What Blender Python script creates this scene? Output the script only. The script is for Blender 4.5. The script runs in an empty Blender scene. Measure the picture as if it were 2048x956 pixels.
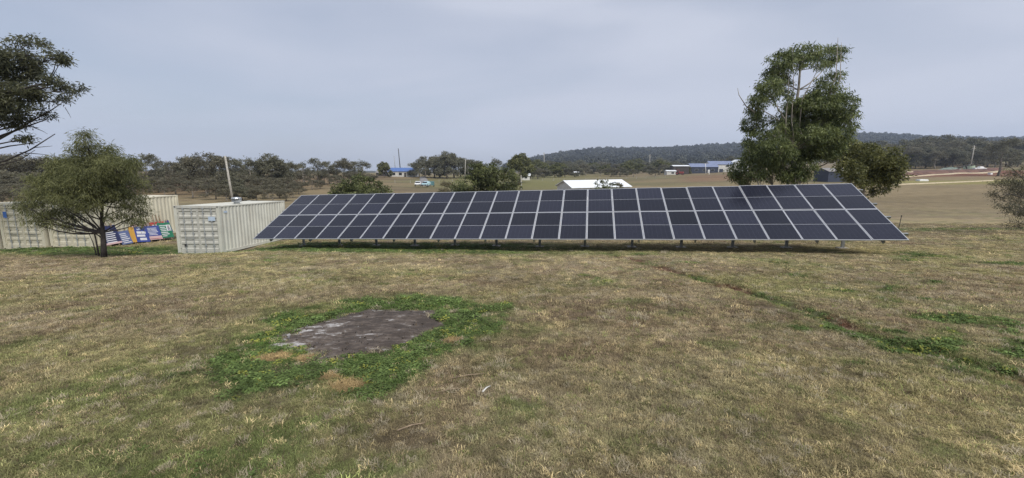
import bpy, math, random
import numpy as np

# ------------------------------------------------------------------ scene, camera, sky, sun
scene = bpy.context.scene
C = scene.collection
R = math.radians
RNG = np.random.default_rng(7)
random.seed(7)

FPX = 830.0                          # focal length in pixels of the 2048 wide photograph
PITCH = math.atan(160 / FPX)         # the lens looks a little down
CAMZ = 1.65
cam_d = bpy.data.cameras.new('camera')
cam = bpy.data.objects.new('camera', cam_d)
C.objects.link(cam)
cam.location = (0, 0, CAMZ)
cam.rotation_euler = (math.pi / 2 - PITCH, 0, 0)
cam_d.sensor_width = 36
cam_d.lens = 36 * FPX / 2048
cam_d.clip_start = 0.05
cam_d.clip_end = 20000
scene.camera = cam

SUN_EL, SUN_AZ = R(50), R(143)       # behind the photographer's right shoulder, through thin cloud
world = bpy.data.worlds.new('World')
scene.world = world
world.use_nodes = True
wn, wl = world.node_tree.nodes, world.node_tree.links
wn.clear()
w_out = wn.new('ShaderNodeOutputWorld')
w_bg = wn.new('ShaderNodeBackground')
w_bg.inputs['Strength'].default_value = 0.07
w_sky = wn.new('ShaderNodeTexSky')
w_sky.sky_type = 'NISHITA'
w_sky.sun_disc = False
w_sky.sun_elevation = SUN_EL
w_sky.sun_rotation = SUN_AZ
w_tc = wn.new('ShaderNodeTexCoord')
w_map = wn.new('ShaderNodeMapping')
w_map.inputs['Scale'].default_value = (1.0, 1.4, 4.6)
w_map.inputs['Rotation'].default_value = (0.10, -0.07, 0.35)
w_n = wn.new('ShaderNodeTexNoise')
w_n.inputs['Scale'].default_value = 1.15
w_n.inputs['Detail'].default_value = 6
w_n.inputs['Roughness'].default_value = 0.42
w_n.inputs['Distortion'].default_value = 0.3
w_r = wn.new('ShaderNodeValToRGB')       # cloud cover
w_r.color_ramp.elements[0].position = 0.34
w_r.color_ramp.elements[0].color = (0.66, 0.66, 0.66, 1)
w_r.color_ramp.elements[1].position = 0.62
w_r.color_ramp.elements[1].color = (0.97, 0.97, 0.97, 1)
w_c = wn.new('ShaderNodeValToRGB')       # cloud brightness
w_c.color_ramp.elements[0].position = 0.30
w_c.color_ramp.elements[0].color = (4.75, 5.25, 6.55, 1)
w_c.color_ramp.elements[1].position = 0.70
w_c.color_ramp.elements[1].color = (6.35, 6.75, 7.9, 1)
w_mix = wn.new('ShaderNodeMix')
w_mix.data_type = 'RGBA'
w_mix.clamp_factor = True
wl.new(w_tc.outputs['Generated'], w_map.inputs['Vector'])
wl.new(w_map.outputs['Vector'], w_n.inputs['Vector'])
wl.new(w_n.outputs['Fac'], w_r.inputs['Fac'])
wl.new(w_n.outputs['Fac'], w_c.inputs['Fac'])
wl.new(w_r.outputs['Color'], w_mix.inputs[0])
wl.new(w_sky.outputs['Color'], w_mix.inputs[6])
wl.new(w_c.outputs['Color'], w_mix.inputs[7])
wl.new(w_mix.outputs[2], w_bg.inputs['Color'])
wl.new(w_bg.outputs['Background'], w_out.inputs['Surface'])

sun_d = bpy.data.lights.new('sun', 'SUN')
sun_d.energy = 2.9
sun_d.angle = R(36)
sun_d.color = (1.0, 0.965, 0.91)
sun = bpy.data.objects.new('sun', sun_d)
C.objects.link(sun)
sun.location = (0, -20, 30)
# sun_rotation of the sky turns clockwise from +Y; the lamp shines from that same place
sun.rotation_euler = (math.pi / 2 - SUN_EL, 0, math.pi - SUN_AZ)

scene.view_settings.view_transform = 'Standard'
scene.view_settings.look = 'None'
scene.view_settings.exposure = 0.5
scene.view_settings.gamma = 1.0
scene.view_settings.use_curve_mapping = False
scene.cycles.use_denoising = True
scene.cycles.denoising_prefilter = 'NONE'
scene.cycles.use_adaptive_sampling = False
scene.cycles.max_bounces = 6
scene.cycles.transparent_max_bounces = 6
scene.cycles.volume_bounces = 0

# ------------------------------------------------------------------ maths helpers
CT, ST = math.cos(PITCH), math.sin(PITCH)


def lat(px, py):                     # sideways metres per metre of forward distance
    return (px - 1024) / FPX / (CT - (py - 478) / FPX * ST)


def rise(py):                        # upward metres per metre of forward distance
    v = (py - 478) / FPX
    return -(ST + v * CT) / (CT - v * ST)


def at(px, py, Y):
    return np.array([lat(px, py) * Y, Y, CAMZ + rise(py) * Y])


def hash2(ix, iy, seed):
    h = (ix.astype(np.int64) * 374761393 + iy.astype(np.int64) * 668265263 + seed * 974634777) & 0x7fffffff
    h = ((h ^ (h >> 13)) * 1274126177) & 0x7fffffff
    return ((h ^ (h >> 16)) & 0xffff) / 65535.0


def vnoise(x, y, seed=0):
    x = np.asarray(x, float)
    y = np.asarray(y, float)
    ix, iy = np.floor(x), np.floor(y)
    fx, fy = x - ix, y - iy
    fx, fy = fx * fx * (3 - 2 * fx), fy * fy * (3 - 2 * fy)
    a, b = hash2(ix, iy, seed), hash2(ix + 1, iy, seed)
    c, d = hash2(ix, iy + 1, seed), hash2(ix + 1, iy + 1, seed)
    return (a * (1 - fx) + b * fx) * (1 - fy) + (c * (1 - fx) + d * fx) * fy


def fbm(x, y, sc, seed=0, oc=4):
    t, amp, tot = 0, 1.0, 0
    for k in range(oc):
        t = t + amp * vnoise(np.asarray(x) * sc * 2 ** k + 17.3 * k, np.asarray(y) * sc * 2 ** k - 9.1 * k, seed + k)
        tot += amp
        amp *= 0.55
    return t / tot


def sstep(a, b, x):
    t = np.clip((x - a) / (b - a), 0, 1)
    return t * t * (3 - 2 * t)


# ------------------------------------------------------------------ terrain height
COLS = [-260, 0, 300, 600, 800, 950, 1060, 1110, 1200, 1300, 1400, 1480, 1600, 1720, 1800, 1900, 2048, 2350]
YS = [45, 60, 80, 110, 150, 220, 300, 400, 700, 1100, 1500, 2000, 3000]
TAB = [
    [420, 402, 385, 368, 355, 347, 345, 345, 343, 342, 341, 340, 340],
    [420, 402, 385, 368, 355, 347, 345, 345, 343, 342, 341, 340, 340],
    [418, 402, 385, 366, 354, 346, 344, 344, 343, 342, 341, 340, 340],
    [420, 404, 388, 372, 360, 349, 346, 345, 344, 343, 342, 341, 340],
    [425, 410, 395, 380, 370, 352, 349, 348, 346, 345, 344, 343, 342],
    [430, 413, 398, 382, 370, 356, 352, 350, 347, 345, 344, 342, 342],
    [435, 418, 400, 382, 369, 358, 353, 350, 344, 333, 322, 322, 325],
    [435, 418, 400, 382, 369, 358, 352, 348, 341, 326, 308, 306, 312],
    [437, 418, 398, 380, 368, 356, 351, 347, 339, 322, 300, 299, 306],
    [438, 420, 400, 380, 366, 354, 349, 346, 338, 322, 303, 302, 308],
    [438, 420, 400, 380, 364, 351, 344, 343, 335, 316, 296, 295, 303],
    [438, 420, 400, 380, 363, 349, 342, 341, 333, 314, 294, 292, 300],
    [440, 422, 402, 380, 363, 348, 340, 338, 325, 300, 279, 276, 285],
    [442, 424, 404, 382, 364, 347, 338, 334, 320, 290, 270, 267, 275],
    [443, 425, 405, 382, 363, 346, 334, 328, 316, 295, 276, 274, 280],
    [444, 426, 405, 381, 362, 344, 331, 325, 312, 296, 283, 280, 284],
    [444, 426, 405, 380, 361, 343, 330, 324, 308, 290, 281, 280, 284],
    [444, 426, 405, 380, 361, 343, 330, 324, 308, 290, 281, 280, 284]]
S_AX = np.linspace(-1.55, 1.6, 240)
L_AX = np.linspace(math.log(20), math.log(3400), 320)


def _build_table():
    s_c = (np.array(COLS) - 1024) / 838.0
    ly = np.log([20, 26] + YS + [3400])
    g = np.zeros((len(COLS), len(L_AX)))
    for i, row in enumerate(TAB):
        pl = [rise_plane(20, s_c[i]), rise_plane(26, s_c[i])]
        rr = pl + [rise(p) for p in row]
        rr.append(rr[-1])
        g[i] = np.interp(L_AX, ly, rr)
    out = np.zeros((len(S_AX), len(L_AX)))
    for j in range(len(L_AX)):
        out[:, j] = np.interp(S_AX, s_c, g[:, j])
    k = np.exp(-0.5 * (np.arange(-14, 15) / 5.0) ** 2)
    k /= k.sum()
    pad = np.pad(out, 14, mode='edge')
    pad = np.apply_along_axis(lambda a: np.convolve(a, k, 'valid'), 0, pad)
    pad = np.apply_along_axis(lambda a: np.convolve(a, k, 'valid'), 1, pad)
    return pad


def plane(x, y):
    return -0.13 * y + 0.008 * x


def rise_plane(Y, s):
    return (plane(s * Y, Y) - CAMZ) / Y


GRID = _build_table()


def hgt(x, y, bumps=True):
    x = np.asarray(x, float)
    y = np.asarray(y, float)
    yy = np.maximum(y, 20.0)
    s = np.clip(x / yy, S_AX[0], S_AX[-1] - 1e-6)
    ll = np.clip(np.log(yy), L_AX[0], L_AX[-1] - 1e-6)
    fi = (s - S_AX[0]) / (S_AX[1] - S_AX[0])
    fj = (ll - L_AX[0]) / (L_AX[1] - L_AX[0])
    i = np.clip(fi.astype(int), 0, len(S_AX) - 2)
    j = np.clip(fj.astype(int), 0, len(L_AX) - 2)
    a, b = fi - i, fj - j
    r = (GRID[i, j] * (1 - a) + GRID[i + 1, j] * a) * (1 - b) + (GRID[i, j + 1] * (1 - a) + GRID[i + 1, j + 1] * a) * b
    far = CAMZ + r * yy
    xp = np.clip(x, -90, 90)
    near = plane(xp, y)
    w = sstep(24, 36, y)
    z = near * (1 - w) + far * w
    z = z - 0.40 * np.exp(-(((x + 16.2) / 3.6) ** 2 + ((y - 21.6) / 3.2) ** 2))
    z = z - 0.22 * np.exp(-(((x + 29.5) / 3.0) ** 2 + ((y - 22.0) / 3.5) ** 2))
    if bumps:
        m = sstep(160, 40, y)
        z = z + m * (0.10 * (fbm(x, y, 0.22, 3, 3) - 0.5) + 0.05 * (fbm(x, y, 1.3, 5, 2) - 0.5))
        z = z + sstep(60, 200, y) * 1.2 * (fbm(x, y, 0.02, 8, 3) - 0.5)
        z = z - 0.07 * trench_mask(x, y)
    return z


def H(x, y):
    return float(hgt(np.array([x]), np.array([y]))[0])


def hit_plane(px, py):
    l, r = lat(px, py), rise(py)
    Y = CAMZ / (-0.13 + 0.008 * l - r)
    return np.array([l * Y, Y])


TRENCH = np.array([hit_plane(*p) for p in [(1215, 508), (1300, 530), (1400, 560), (1480, 581), (1560, 606), (1690, 652), (1800, 692), (1900, 717), (2060, 762), (2300, 820)]])


def trench_dist(x, y):
    x = np.asarray(x, float)
    y = np.asarray(y, float)
    d = np.full(x.shape, 1e9)
    for (ax, ay), (bx, by) in zip(TRENCH[:-1], TRENCH[1:]):
        t = np.clip(((x - ax) * (bx - ax) + (y - ay) * (by - ay)) / ((bx - ax) ** 2 + (by - ay) ** 2), 0, 1)
        d = np.minimum(d, np.hypot(x - ax - t * (bx - ax), y - ay - t * (by - ay)))
    return d


def trench_mask(x, y):
    return np.exp(-(trench_dist(x, y) / 0.16) ** 2)


def ghit(px, py, y0=2.0, y1=2500.0):      # where the sight line of a picture point meets the ground
    Y = np.exp(np.linspace(math.log(y0), math.log(y1), 1600))
    x, z = lat(px, py) * Y, CAMZ + rise(py) * Y
    d = z - hgt(x, Y)
    k = np.argmax(d < 0) if (d < 0).any() else len(Y) - 1
    return np.array([x[k], Y[k], float(hgt(x[k:k + 1], Y[k:k + 1])[0])])


def gcol(px, Y):                          # ground point in that picture column at distance Y
    py = 380.0
    for _ in range(6):
        x = lat(px, py) * Y
        z = H(x, Y)
        r = (z - CAMZ) / Y
        v = -(r * CT + ST) / (CT - r * ST)
        py = 478 + v * FPX
    return np.array([x, Y, z])


# ------------------------------------------------------------------ ground cover fields (true colours of the turf)
def px_ellipse(x0, x1, y0, y1):            # turf ellipse that fills this picture box
    a, b = hit_plane(0.5 * (x0 + x1), y0)[1], hit_plane(0.5 * (x0 + x1), y1)[1]
    yc = 0.5 * (a + b)
    py = np.interp(yc, [b, a], [y1, y0])
    for _ in range(20):
        py += (hit_plane(1024, py)[1] - yc) * 20
    l, r = hit_plane(x0, py)[0], hit_plane(x1, py)[0]
    return np.array([0.5 * (l + r), yc]), np.array([0.5 * (r - l), 0.5 * abs(a - b)])


ASH_C, ASH_R = px_ellipse(606, 880, 616, 710)
RING_C, RING_R = px_ellipse(492, 1040, 588, 800)


def ash_d(x, y):
    n = fbm(x, y, 1.6, 21, 3) - 0.5
    return np.hypot((x - ASH_C[0]) / ASH_R[0], (y - ASH_C[1]) / ASH_R[1]) + n * 0.42 + (fbm(x, y, 7.0, 25, 2) - .5) * .22


def ring_d(x, y):
    n = fbm(x, y, 1.6, 31, 4) - 0.5
    return np.hypot((x - RING_C[0]) / RING_R[0], (y - RING_C[1]) / RING_R[1]) + n * 0.80


STRAW_SPOTS = [(690, 768, 0.17), (545, 712, 0.17), (825, 629, 0.13), (905, 680, 0.14), (610, 715, 0.11), (660, 752, .10)]
STRAW_SPOTS = [(*hit_plane(a, b), c) for a, b, c in STRAW_SPOTS]
GREEN_SPOTS = [(1620, 628, .5), (1690, 645, .55), (1520, 595, .5), (1780, 680, .4), (1990, 745, .7), (1960, 620, .9), (150, 790, .7),
               (245, 795, .18), (90, 820, .3), (225, 745, .35), (1090, 580, .55), (1145, 568, .5), (1350, 628, .3), (225, 850, .16), (710, 860, .14),
               (1390, 557, .5), (1600, 780, .12), (1690, 790, .15), (1700, 850, .3), (820, 930, .2), (250, 870, .16), (1020, 660, .6),
               (1900, 900, .3), (1450, 690, .35), (1270, 605, .35), (40, 690, .5), (120, 900, .3), (360, 790, .25), (330, 930, .2)]
GREEN_SPOTS = [(*hit_plane(a, b), c) for a, b, c in GREEN_SPOTS]
ARR_A, ARR_B = np.array([-12.2, 21.4]), np.array([14.9, 16.2])


def seg_d(x, y, a, b):
    t = np.clip(((x - a[0]) * (b[0] - a[0]) + (y - a[1]) * (b[1] - a[1])) / ((b - a) @ (b - a)), 0, 1)
    return np.hypot(x - a[0] - t * (b[0] - a[0]), y - a[1] - t * (b[1] - a[1]))


def fields(x, y):
    """green, bare soil, ash, red soil, straw : 0..1 each"""
    x = np.asarray(x, float)
    y = np.asarray(y, float)
    rd, ad = ring_d(x, y), ash_d(x, y)
    green = sstep(1.35, 0.66, rd) * 0.97
    n_a, n_b = fbm(x, y, 0.45, 41, 4), fbm(x, y, 2.2, 45, 3)
    g2 = sstep(0.53, 0.72, n_a * 0.62 + n_b * 0.38) * 0.66
    right = sstep(1.0, 6.0, x + 0.1 * y) * sstep(18, 8, y)
    g2 = np.clip(g2 + right * 0.36 * sstep(0.44, 0.62, n_b * 0.5 + n_a * 0.5), 0, 1)
    green = np.maximum(green, g2 * sstep(0.9, 1.15, rd))
    for gx, gy, gr in GREEN_SPOTS:
        d = np.hypot(x - gx, (y - gy)) / gr + (n_b - 0.5) * 1.2
        green = np.maximum(green, sstep(1.1, 0.4, d) * 0.58)
    # damp strip under the array and along the containers
    da = seg_d(x, y, ARR_A, ARR_B) + (n_a - 0.5) * 1.4
    green = np.maximum(green, sstep(4.0, 2.2, da) * np.clip(0.95 - 0.05 * (x + 4), 0.2, 0.95))
    dc = seg_d(x, y, np.array([-17.5, 20.6]), np.array([-11.0, 22.8])) + (n_a - 0.5) * 1.0
    green = np.maximum(green, sstep(2.0, 0.6, dc) * 0.95)
    dl = seg_d(x, y, np.array([-34.0, 20.6]), np.array([-18.0, 20.6])) + (n_a - 0.5) * 2.2
    green = np.maximum(green, sstep(4.6, 1.6, dl) * 0.88)
    dr = seg_d(x, y, np.array([21.0, 33.0]), np.array([60.0, 34.5])) + (n_a - 0.5) * 2.5
    green = np.maximum(green, sstep(3.0, 1.0, dr) * 0.75)
    straw = np.zeros_like(green)
    for gx, gy, gr in STRAW_SPOTS:
        straw = np.maximum(straw, sstep(1.15, 0.6, np.hypot(x - gx, y - gy) / gr + (n_b - 0.5) * 0.8))
    soil = sstep(0.62, 0.80, fbm(x, y, 1.5, 61, 4)) * 0.75
    td = trench_dist(x, y)
    tn = fbm(x, y, 0.9, 71, 3)
    red = sstep(0.32, 0.12, td + (n_b - 0.5) * 0.3) * sstep(0.44, 0.56, tn + 0.08)
    tg = sstep(0.42, 0.15, td + (n_b - 0.5) * 0.3) * sstep(0.58, 0.42, tn) * 0.74
    green = np.maximum(green, tg)
    ash = sstep(1.04, 0.80, ad)
    green = green * (1 - ash) * (1 - red) * (1 - 0.92 * straw)
    return green, soil * (1 - ash), ash, red, straw


def lerp(a, b, t):
    return a + (b - a) * t[:, None]


def turf_colour(x, y, far=False):
    g, so, ash, red, st = fields(x, y)
    n1, n2, n3 = fbm(x, y, 0.35, 81, 4), fbm(x, y, 1.7, 85, 3), fbm(x, y, 0.11, 89, 3)
    straw = np.array([0.325, 0.256, 0.138])
    thatch = np.array([0.232, 0.188, 0.120])
    brown = np.array([0.150, 0.112, 0.070])
    olive = np.array([0.158, 0.158, 0.068])
    green = np.array([0.056, 0.094, 0.022])
    c = np.tile(thatch, (len(g), 1))
    c = lerp(c, straw, sstep(0.42, 0.62, n1 * 0.6 + n2 * 0.4) * 0.85)
    c = lerp(c, brown, sstep(0.50, 0.66, n2 * 0.7 + (1 - n1) * 0.3) * 0.8)
    ol = np.maximum(sstep(-0.3, -2.2, x) * sstep(12, 4, y), sstep(2.5, 6.0, x) * sstep(16, 6, y))
    c = lerp(c, olive, sstep(0.40, 0.60, n3 * .4 + n1 * .6) * (0.38 + 0.55 * ol))
    c = lerp(c, olive * 0.9, np.clip(g * 1.3, 0, 1) * 0.7)
    c = lerp(c, green, sstep(0.35, 0.95, g))
    c = lerp(c, np.array([0.10, 0.076, 0.052]), so * 0.7)
    c = lerp(c, np.array([0.36, 0.25, 0.12]), st)
    c = lerp(c, np.array([0.105, 0.048, 0.028]), red)
    c = lerp(c, np.array([0.070, 0.060, 0.054]), ash)
    b3 = fbm(x * .22, y, 0.35, 151, 4)
    wb = sstep(14, 24, y)
    c = lerp(c, np.array([0.150, 0.118, 0.078]), wb * sstep(0.52, 0.66, b3) * .6)
    c = lerp(c, np.array([0.270, 0.210, 0.118]), wb * sstep(0.46, 0.34, b3) * .6)
    # farther paddocks
    w = sstep(35, 90, y)
    f1, f2 = fbm(x, y, 0.012, 91, 4), fbm(x, y * 3, 0.02, 95, 4)
    pc = np.tile(np.array([0.190, 0.148, 0.084]), (len(g), 1))
    pc = lerp(pc, np.array([0.165, 0.150, 0.070]), sstep(0.42, 0.62, f1))
    f3 = fbm(x * .2, y, 0.11, 155, 4)
    pc = lerp(pc, np.array([0.130, 0.104, 0.064]), sstep(0.50, 0.64, f3) * .65)
    pc = lerp(pc, np.array([0.255, 0.198, 0.112]), sstep(0.46, 0.34, f3) * .6)
    pc = lerp(pc, np.array([0.225, 0.172, 0.098]), sstep(0.5, 0.7, f2) * 0.8)
    pc = lerp(pc, np.array([0.180, 0.118, 0.070]), sstep(40, 80, -x) * sstep(300, 150, y) * 0.75)
    pc = lerp(pc, np.array([0.165, 0.160, 0.062]), sstep(0.30, 0.05, np.abs(x / np.maximum(y, 1) - 0.02)) * sstep(100, 140, y) * sstep(420, 250, y) * 0.8)
    rb = sstep(172, 186, y) * sstep(240, 222, y) * sstep(0.80, 0.92, x / np.maximum(y, 1))
    pc = lerp(pc, np.array([0.170, 0.076, 0.047]), rb * sstep(0.35, 0.55, f2 + 0.06))
    rb2 = sstep(150, 170, y) * sstep(250, 215, y) * sstep(0.38, 0.44, x / np.maximum(y, 1)) * sstep(0.66, 0.56, x / np.maximum(y, 1))
    pc = lerp(pc, np.array([0.200, 0.105, 0.070]), rb2 * 0.55)
    yl = sstep(133, 138, y) * sstep(158, 150, y) * sstep(0.84, 0.90, x / np.maximum(y, 1))
    pc = lerp(pc, np.array([0.230, 0.205, 0.070]), yl * 0.85)
    pc = lerp(pc, np.array([0.055, 0.058, 0.038]), sstep(520, 800, y) * 0.9)
    return c * (1 - w[:, None]) + 0.88 * pc * w[:, None]


# ------------------------------------------------------------------ materials
def new_mat(name):
    m = bpy.data.materials.new(name)
    m.use_nodes = True
    n = m.node_tree.nodes
    return m, n, m.node_tree.links, n['Principled BSDF']


def plain(name, col, rough=0.7, metal=0.0, var=0.12, scale=6.0, bump=0.0, dirt=None):
    """principled with a little noise in colour and roughness, so nothing is flat"""
    m, n, l, b = new_mat(name)
    b.inputs['Roughness'].default_value = rough
    b.inputs['Metallic'].default_value = metal
    tc = n.new('ShaderNodeTexCoord')
    no = n.new('ShaderNodeTexNoise')
    no.inputs['Scale'].default_value = scale
    no.inputs['Detail'].default_value = 5
    l.new(tc.outputs['Object'], no.inputs['Vector'])
    mx = n.new('ShaderNodeMix')
    mx.data_type = 'RGBA'
    d = dirt if dirt else tuple(c * (1 - 2.2 * var) for c in col)
    mx.inputs[6].default_value = (*d, 1)
    mx.inputs[7].default_value = (*[min(1, c * (1 + var * 0.6)) for c in col], 1)
    rp = n.new('ShaderNodeValToRGB')
    rp.color_ramp.elements[0].position = 0.28
    rp.color_ramp.elements[1].position = 0.58
    l.new(no.outputs['Fac'], rp.inputs['Fac'])
    l.new(rp.outputs['Color'], mx.inputs[0])
    l.new(mx.outputs[2], b.inputs['Base Color'])
    if bump:
        bp = n.new('ShaderNodeBump')
        bp.inputs['Strength'].default_value = bump
        bp.inputs['Distance'].default_value = 0.02
        l.new(no.outputs['Fac'], bp.inputs['Height'])
        l.new(bp.outputs['Normal'], b.inputs['Normal'])
    return m


def leaf_mat(name, dark, light, rough=0.55, trans=0.25):
    m, n, l, b = new_mat(name)
    at_ = n.new('ShaderNodeAttribute')
    at_.attribute_name = 'tint'
    rp = n.new('ShaderNodeValToRGB')
    rp.color_ramp.elements[0].color = (*dark, 1)
    rp.color_ramp.elements[1].color = (*light, 1)
    l.new(at_.outputs['Fac'], rp.inputs['Fac'])
    l.new(rp.outputs['Color'], b.inputs['Base Color'])
    b.inputs['Roughness'].default_value = rough
    b.inputs['Specular IOR Level'].default_value = 0.35
    tr = n.new('ShaderNodeBsdfTranslucent')
    l.new(rp.outputs['Color'], tr.inputs['Color'])
    mx = n.new('ShaderNodeMixShader')
    mx.inputs[0].default_value = trans
    out = n['Material Output']
    l.new(b.outputs['BSDF'], mx.inputs[1])
    l.new(tr.outputs['BSDF'], mx.inputs[2])
    l.new(mx.outputs['Shader'], out.inputs['Surface'])
    return m


def attr_mat(name, attr, kind, rough=0.9, trans=0.0, vary=0.25):
    """colour from a stored attribute of the mesh (GEOMETRY) or of the instance (INSTANCER)"""
    m, n, l, b = new_mat(name)
    a = n.new('ShaderNodeAttribute')
    a.attribute_name = attr
    a.attribute_type = kind
    col = a.outputs['Color']
    geo = n.new('ShaderNodeNewGeometry')
    no = n.new('ShaderNodeTexNoise')
    no.inputs['Scale'].default_value = 9.0
    no.inputs['Detail'].default_value = 8
    no.inputs['Roughness'].default_value = 0.7
    l.new(geo.outputs['Position'], no.inputs['Vector'])
    mr = n.new('ShaderNodeMapRange')
    mr.inputs['From Min'].default_value = 0.3
    mr.inputs['From Max'].default_value = 0.7
    mr.inputs['To Min'].default_value = 1 - vary
    mr.inputs['To Max'].default_value = 1 + vary
    l.new(no.outputs['Fac'], mr.inputs['Value'])
    n3 = n.new('ShaderNodeTexNoise')
    n3.inputs['Scale'].default_value = 0.55
    n3.inputs['Detail'].default_value = 6
    n3.inputs['Roughness'].default_value = 0.65
    l.new(geo.outputs['Position'], n3.inputs['Vector'])
    mr3 = n.new('ShaderNodeMapRange')
    mr3.inputs['From Min'].default_value = 0.3
    mr3.inputs['From Max'].default_value = 0.7
    mr3.inputs['To Min'].default_value = 1 - vary * .7
    mr3.inputs['To Max'].default_value = 1 + vary * .7
    l.new(n3.outputs['Fac'], mr3.inputs['Value'])
    mu = n.new('ShaderNodeMath')
    mu.operation = 'MULTIPLY'
    l.new(mr.outputs['Result'], mu.inputs[0])
    l.new(mr3.outputs['Result'], mu.inputs[1])
    vm = n.new('ShaderNodeVectorMath')
    vm.operation = 'SCALE'
    l.new(col, vm.inputs[0])
    l.new(mu.outputs['Value'], vm.inputs['Scale'])
    l.new(vm.outputs['Vector'], b.inputs['Base Color'])
    b.inputs['Roughness'].default_value = rough
    b.inputs['Specular IOR Level'].default_value = 0.15
    if kind == 'GEOMETRY':
        bp = n.new('ShaderNodeBump')
        bp.inputs['Strength'].default_value = 0.7
        bp.inputs['Distance'].default_value = 0.03
        l.new(no.outputs['Fac'], bp.inputs['Height'])
        l.new(bp.outputs['Normal'], b.inputs['Normal'])
    if trans:
        tr = n.new('ShaderNodeBsdfTranslucent')
        l.new(vm.outputs['Vector'], tr.inputs['Color'])
        mx = n.new('ShaderNodeMixShader')
        mx.inputs[0].default_value = trans
        l.new(b.outputs['BSDF'], mx.inputs[1])
        l.new(tr.outputs['BSDF'], mx.inputs[2])
        l.new(mx.outputs['Shader'], n['Material Output'].inputs['Surface'])
    return m


M = {}
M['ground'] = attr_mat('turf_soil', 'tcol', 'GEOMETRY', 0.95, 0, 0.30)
M['blade'] = attr_mat('grass_blades', 'tcol', 'INSTANCER', 0.8, 0.25, 0.35)
M['far_leaf'] = attr_mat('far_foliage', 'tcol', 'INSTANCER', 0.9, 0.0, 0.25)
M['alu'] = plain('anodised_aluminium', (0.56, 0.57, 0.59), 0.38, 0.55, 0.05, 3)
M['backsheet'] = plain('white_backsheet', (0.60, 0.62, 0.66), 0.4, 0, 0.03, 3)
M['steel'] = plain('galvanised_steel', (0.30, 0.31, 0.31), 0.5, 0.75, 0.15, 8)
M['concrete'] = plain('concrete', (0.32, 0.30, 0.27), 0.9, 0, 0.15, 10, 0.3)


def weather(name, col, rust):
    """paint with faint streaks of dirt and rust that run down the sheet"""
    m, n, l, b = new_mat(name)
    tc = n.new('ShaderNodeTexCoord')
    mp = n.new('ShaderNodeMapping')
    mp.inputs['Scale'].default_value = (7.0, 7.0, 0.45)
    l.new(tc.outputs['Object'], mp.inputs['Vector'])
    n1 = n.new('ShaderNodeTexNoise')
    n1.inputs['Scale'].default_value = 1.0
    n1.inputs['Detail'].default_value = 7
    n1.inputs['Roughness'].default_value = 0.65
    l.new(mp.outputs['Vector'], n1.inputs['Vector'])
    n2 = n.new('ShaderNodeTexNoise')
    n2.inputs['Scale'].default_value = 1.1
    n2.inputs['Detail'].default_value = 6
    l.new(tc.outputs['Object'], n2.inputs['Vector'])
    r1 = n.new('ShaderNodeValToRGB')
    r1.color_ramp.elements[0].position, r1.color_ramp.elements[0].color = 0.52, (0, 0, 0, 1)
    r1.color_ramp.elements[1].position, r1.color_ramp.elements[1].color = 0.80, (0.55, 0.55, 0.55, 1)
    l.new(n1.outputs['Fac'], r1.inputs['Fac'])
    r2 = n.new('ShaderNodeValToRGB')
    r2.color_ramp.elements[0].position, r2.color_ramp.elements[0].color = 0.32, (*[c * .86 for c in col], 1)
    r2.color_ramp.elements[1].position, r2.color_ramp.elements[1].color = 0.62, (*[c * 1.05 for c in col], 1)
    l.new(n2.outputs['Fac'], r2.inputs['Fac'])
    mx = n.new('ShaderNodeMix')
    mx.data_type = 'RGBA'
    l.new(r1.outputs['Color'], mx.inputs[0])
    l.new(r2.outputs['Color'], mx.inputs[6])
    mx.inputs[7].default_value = (*rust, 1)
    l.new(mx.outputs[2], b.inputs['Base Color'])
    b.inputs['Roughness'].default_value = 0.55
    return m


M['cream'] = weather('cream_container_paint', (0.520, 0.515, 0.450), (0.30, 0.24, 0.17))
M['cream_b'] = weather('warm_cream_container_paint', (0.575, 0.540, 0.420), (0.32, 0.24, 0.15))
M['grey_cream'] = weather('weathered_door_paint', (0.455, 0.450, 0.405), (0.27, 0.22, 0.16))
M['rubber'] = plain('black_rubber', (0.03, 0.03, 0.032), 0.8, 0, 0.1, 9)
M['dark_steel'] = plain('dark_underframe', (0.035, 0.033, 0.03), 0.8, 0, 0.2, 6)
M['timber'] = plain('weathered_timber', (0.24, 0.18, 0.12), 0.85, 0, 0.25, 14, 0.4)
M['pole'] = plain('silvered_timber_pole', (0.34, 0.32, 0.28), 0.85, 0, 0.18, 5, 0.3)
M['zinc'] = plain('zinc_sheet', (0.50, 0.52, 0.53), 0.35, 0.6, 0.1, 4)
M['white'] = plain('white_paint', (0.74, 0.74, 0.72), 0.5, 0, 0.04, 3)
M['dirty_white'] = plain('faded_white_paint', (0.56, 0.55, 0.51), 0.6, 0, 0.1, 1)
M['white_roof'] = plain('white_sheet_roof', (0.70, 0.72, 0.74), 0.45, 0, 0.05, 1)
M['blue_roof'] = plain('blue_sheet_roof', (0.065, 0.13, 0.33), 0.45, 0, 0.08, 1)
M['grey_roof'] = plain('grey_sheet_roof', (0.20, 0.19, 0.18), 0.6, 0, 0.1, 1)
M['slate_roof'] = plain('slate_blue_roof', (0.16, 0.19, 0.29), 0.55, 0, 0.1, 1)
M['navy_wall'] = plain('dark_blue_wall', (0.028, 0.036, 0.060), 0.6, 0, 0.12, 1)
M['dark_wall'] = plain('dark_brown_wall', (0.050, 0.042, 0.038), 0.8, 0, 0.15, 1)
M['glass'] = plain('window_glass', (0.02, 0.025, 0.03), 0.12, 0, 0.1, 2)
M['red'] = plain('faded_red_paint', (0.30, 0.055, 0.055), 0.5, 0, 0.12, 3)
M['pale_blue'] = plain('pale_blue_paint', (0.40, 0.58, 0.62), 0.4, 0, 0.05, 3)
M['teal'] = plain('teal_paint', (0.09, 0.19, 0.20), 0.5, 0, 0.1, 3)
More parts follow.
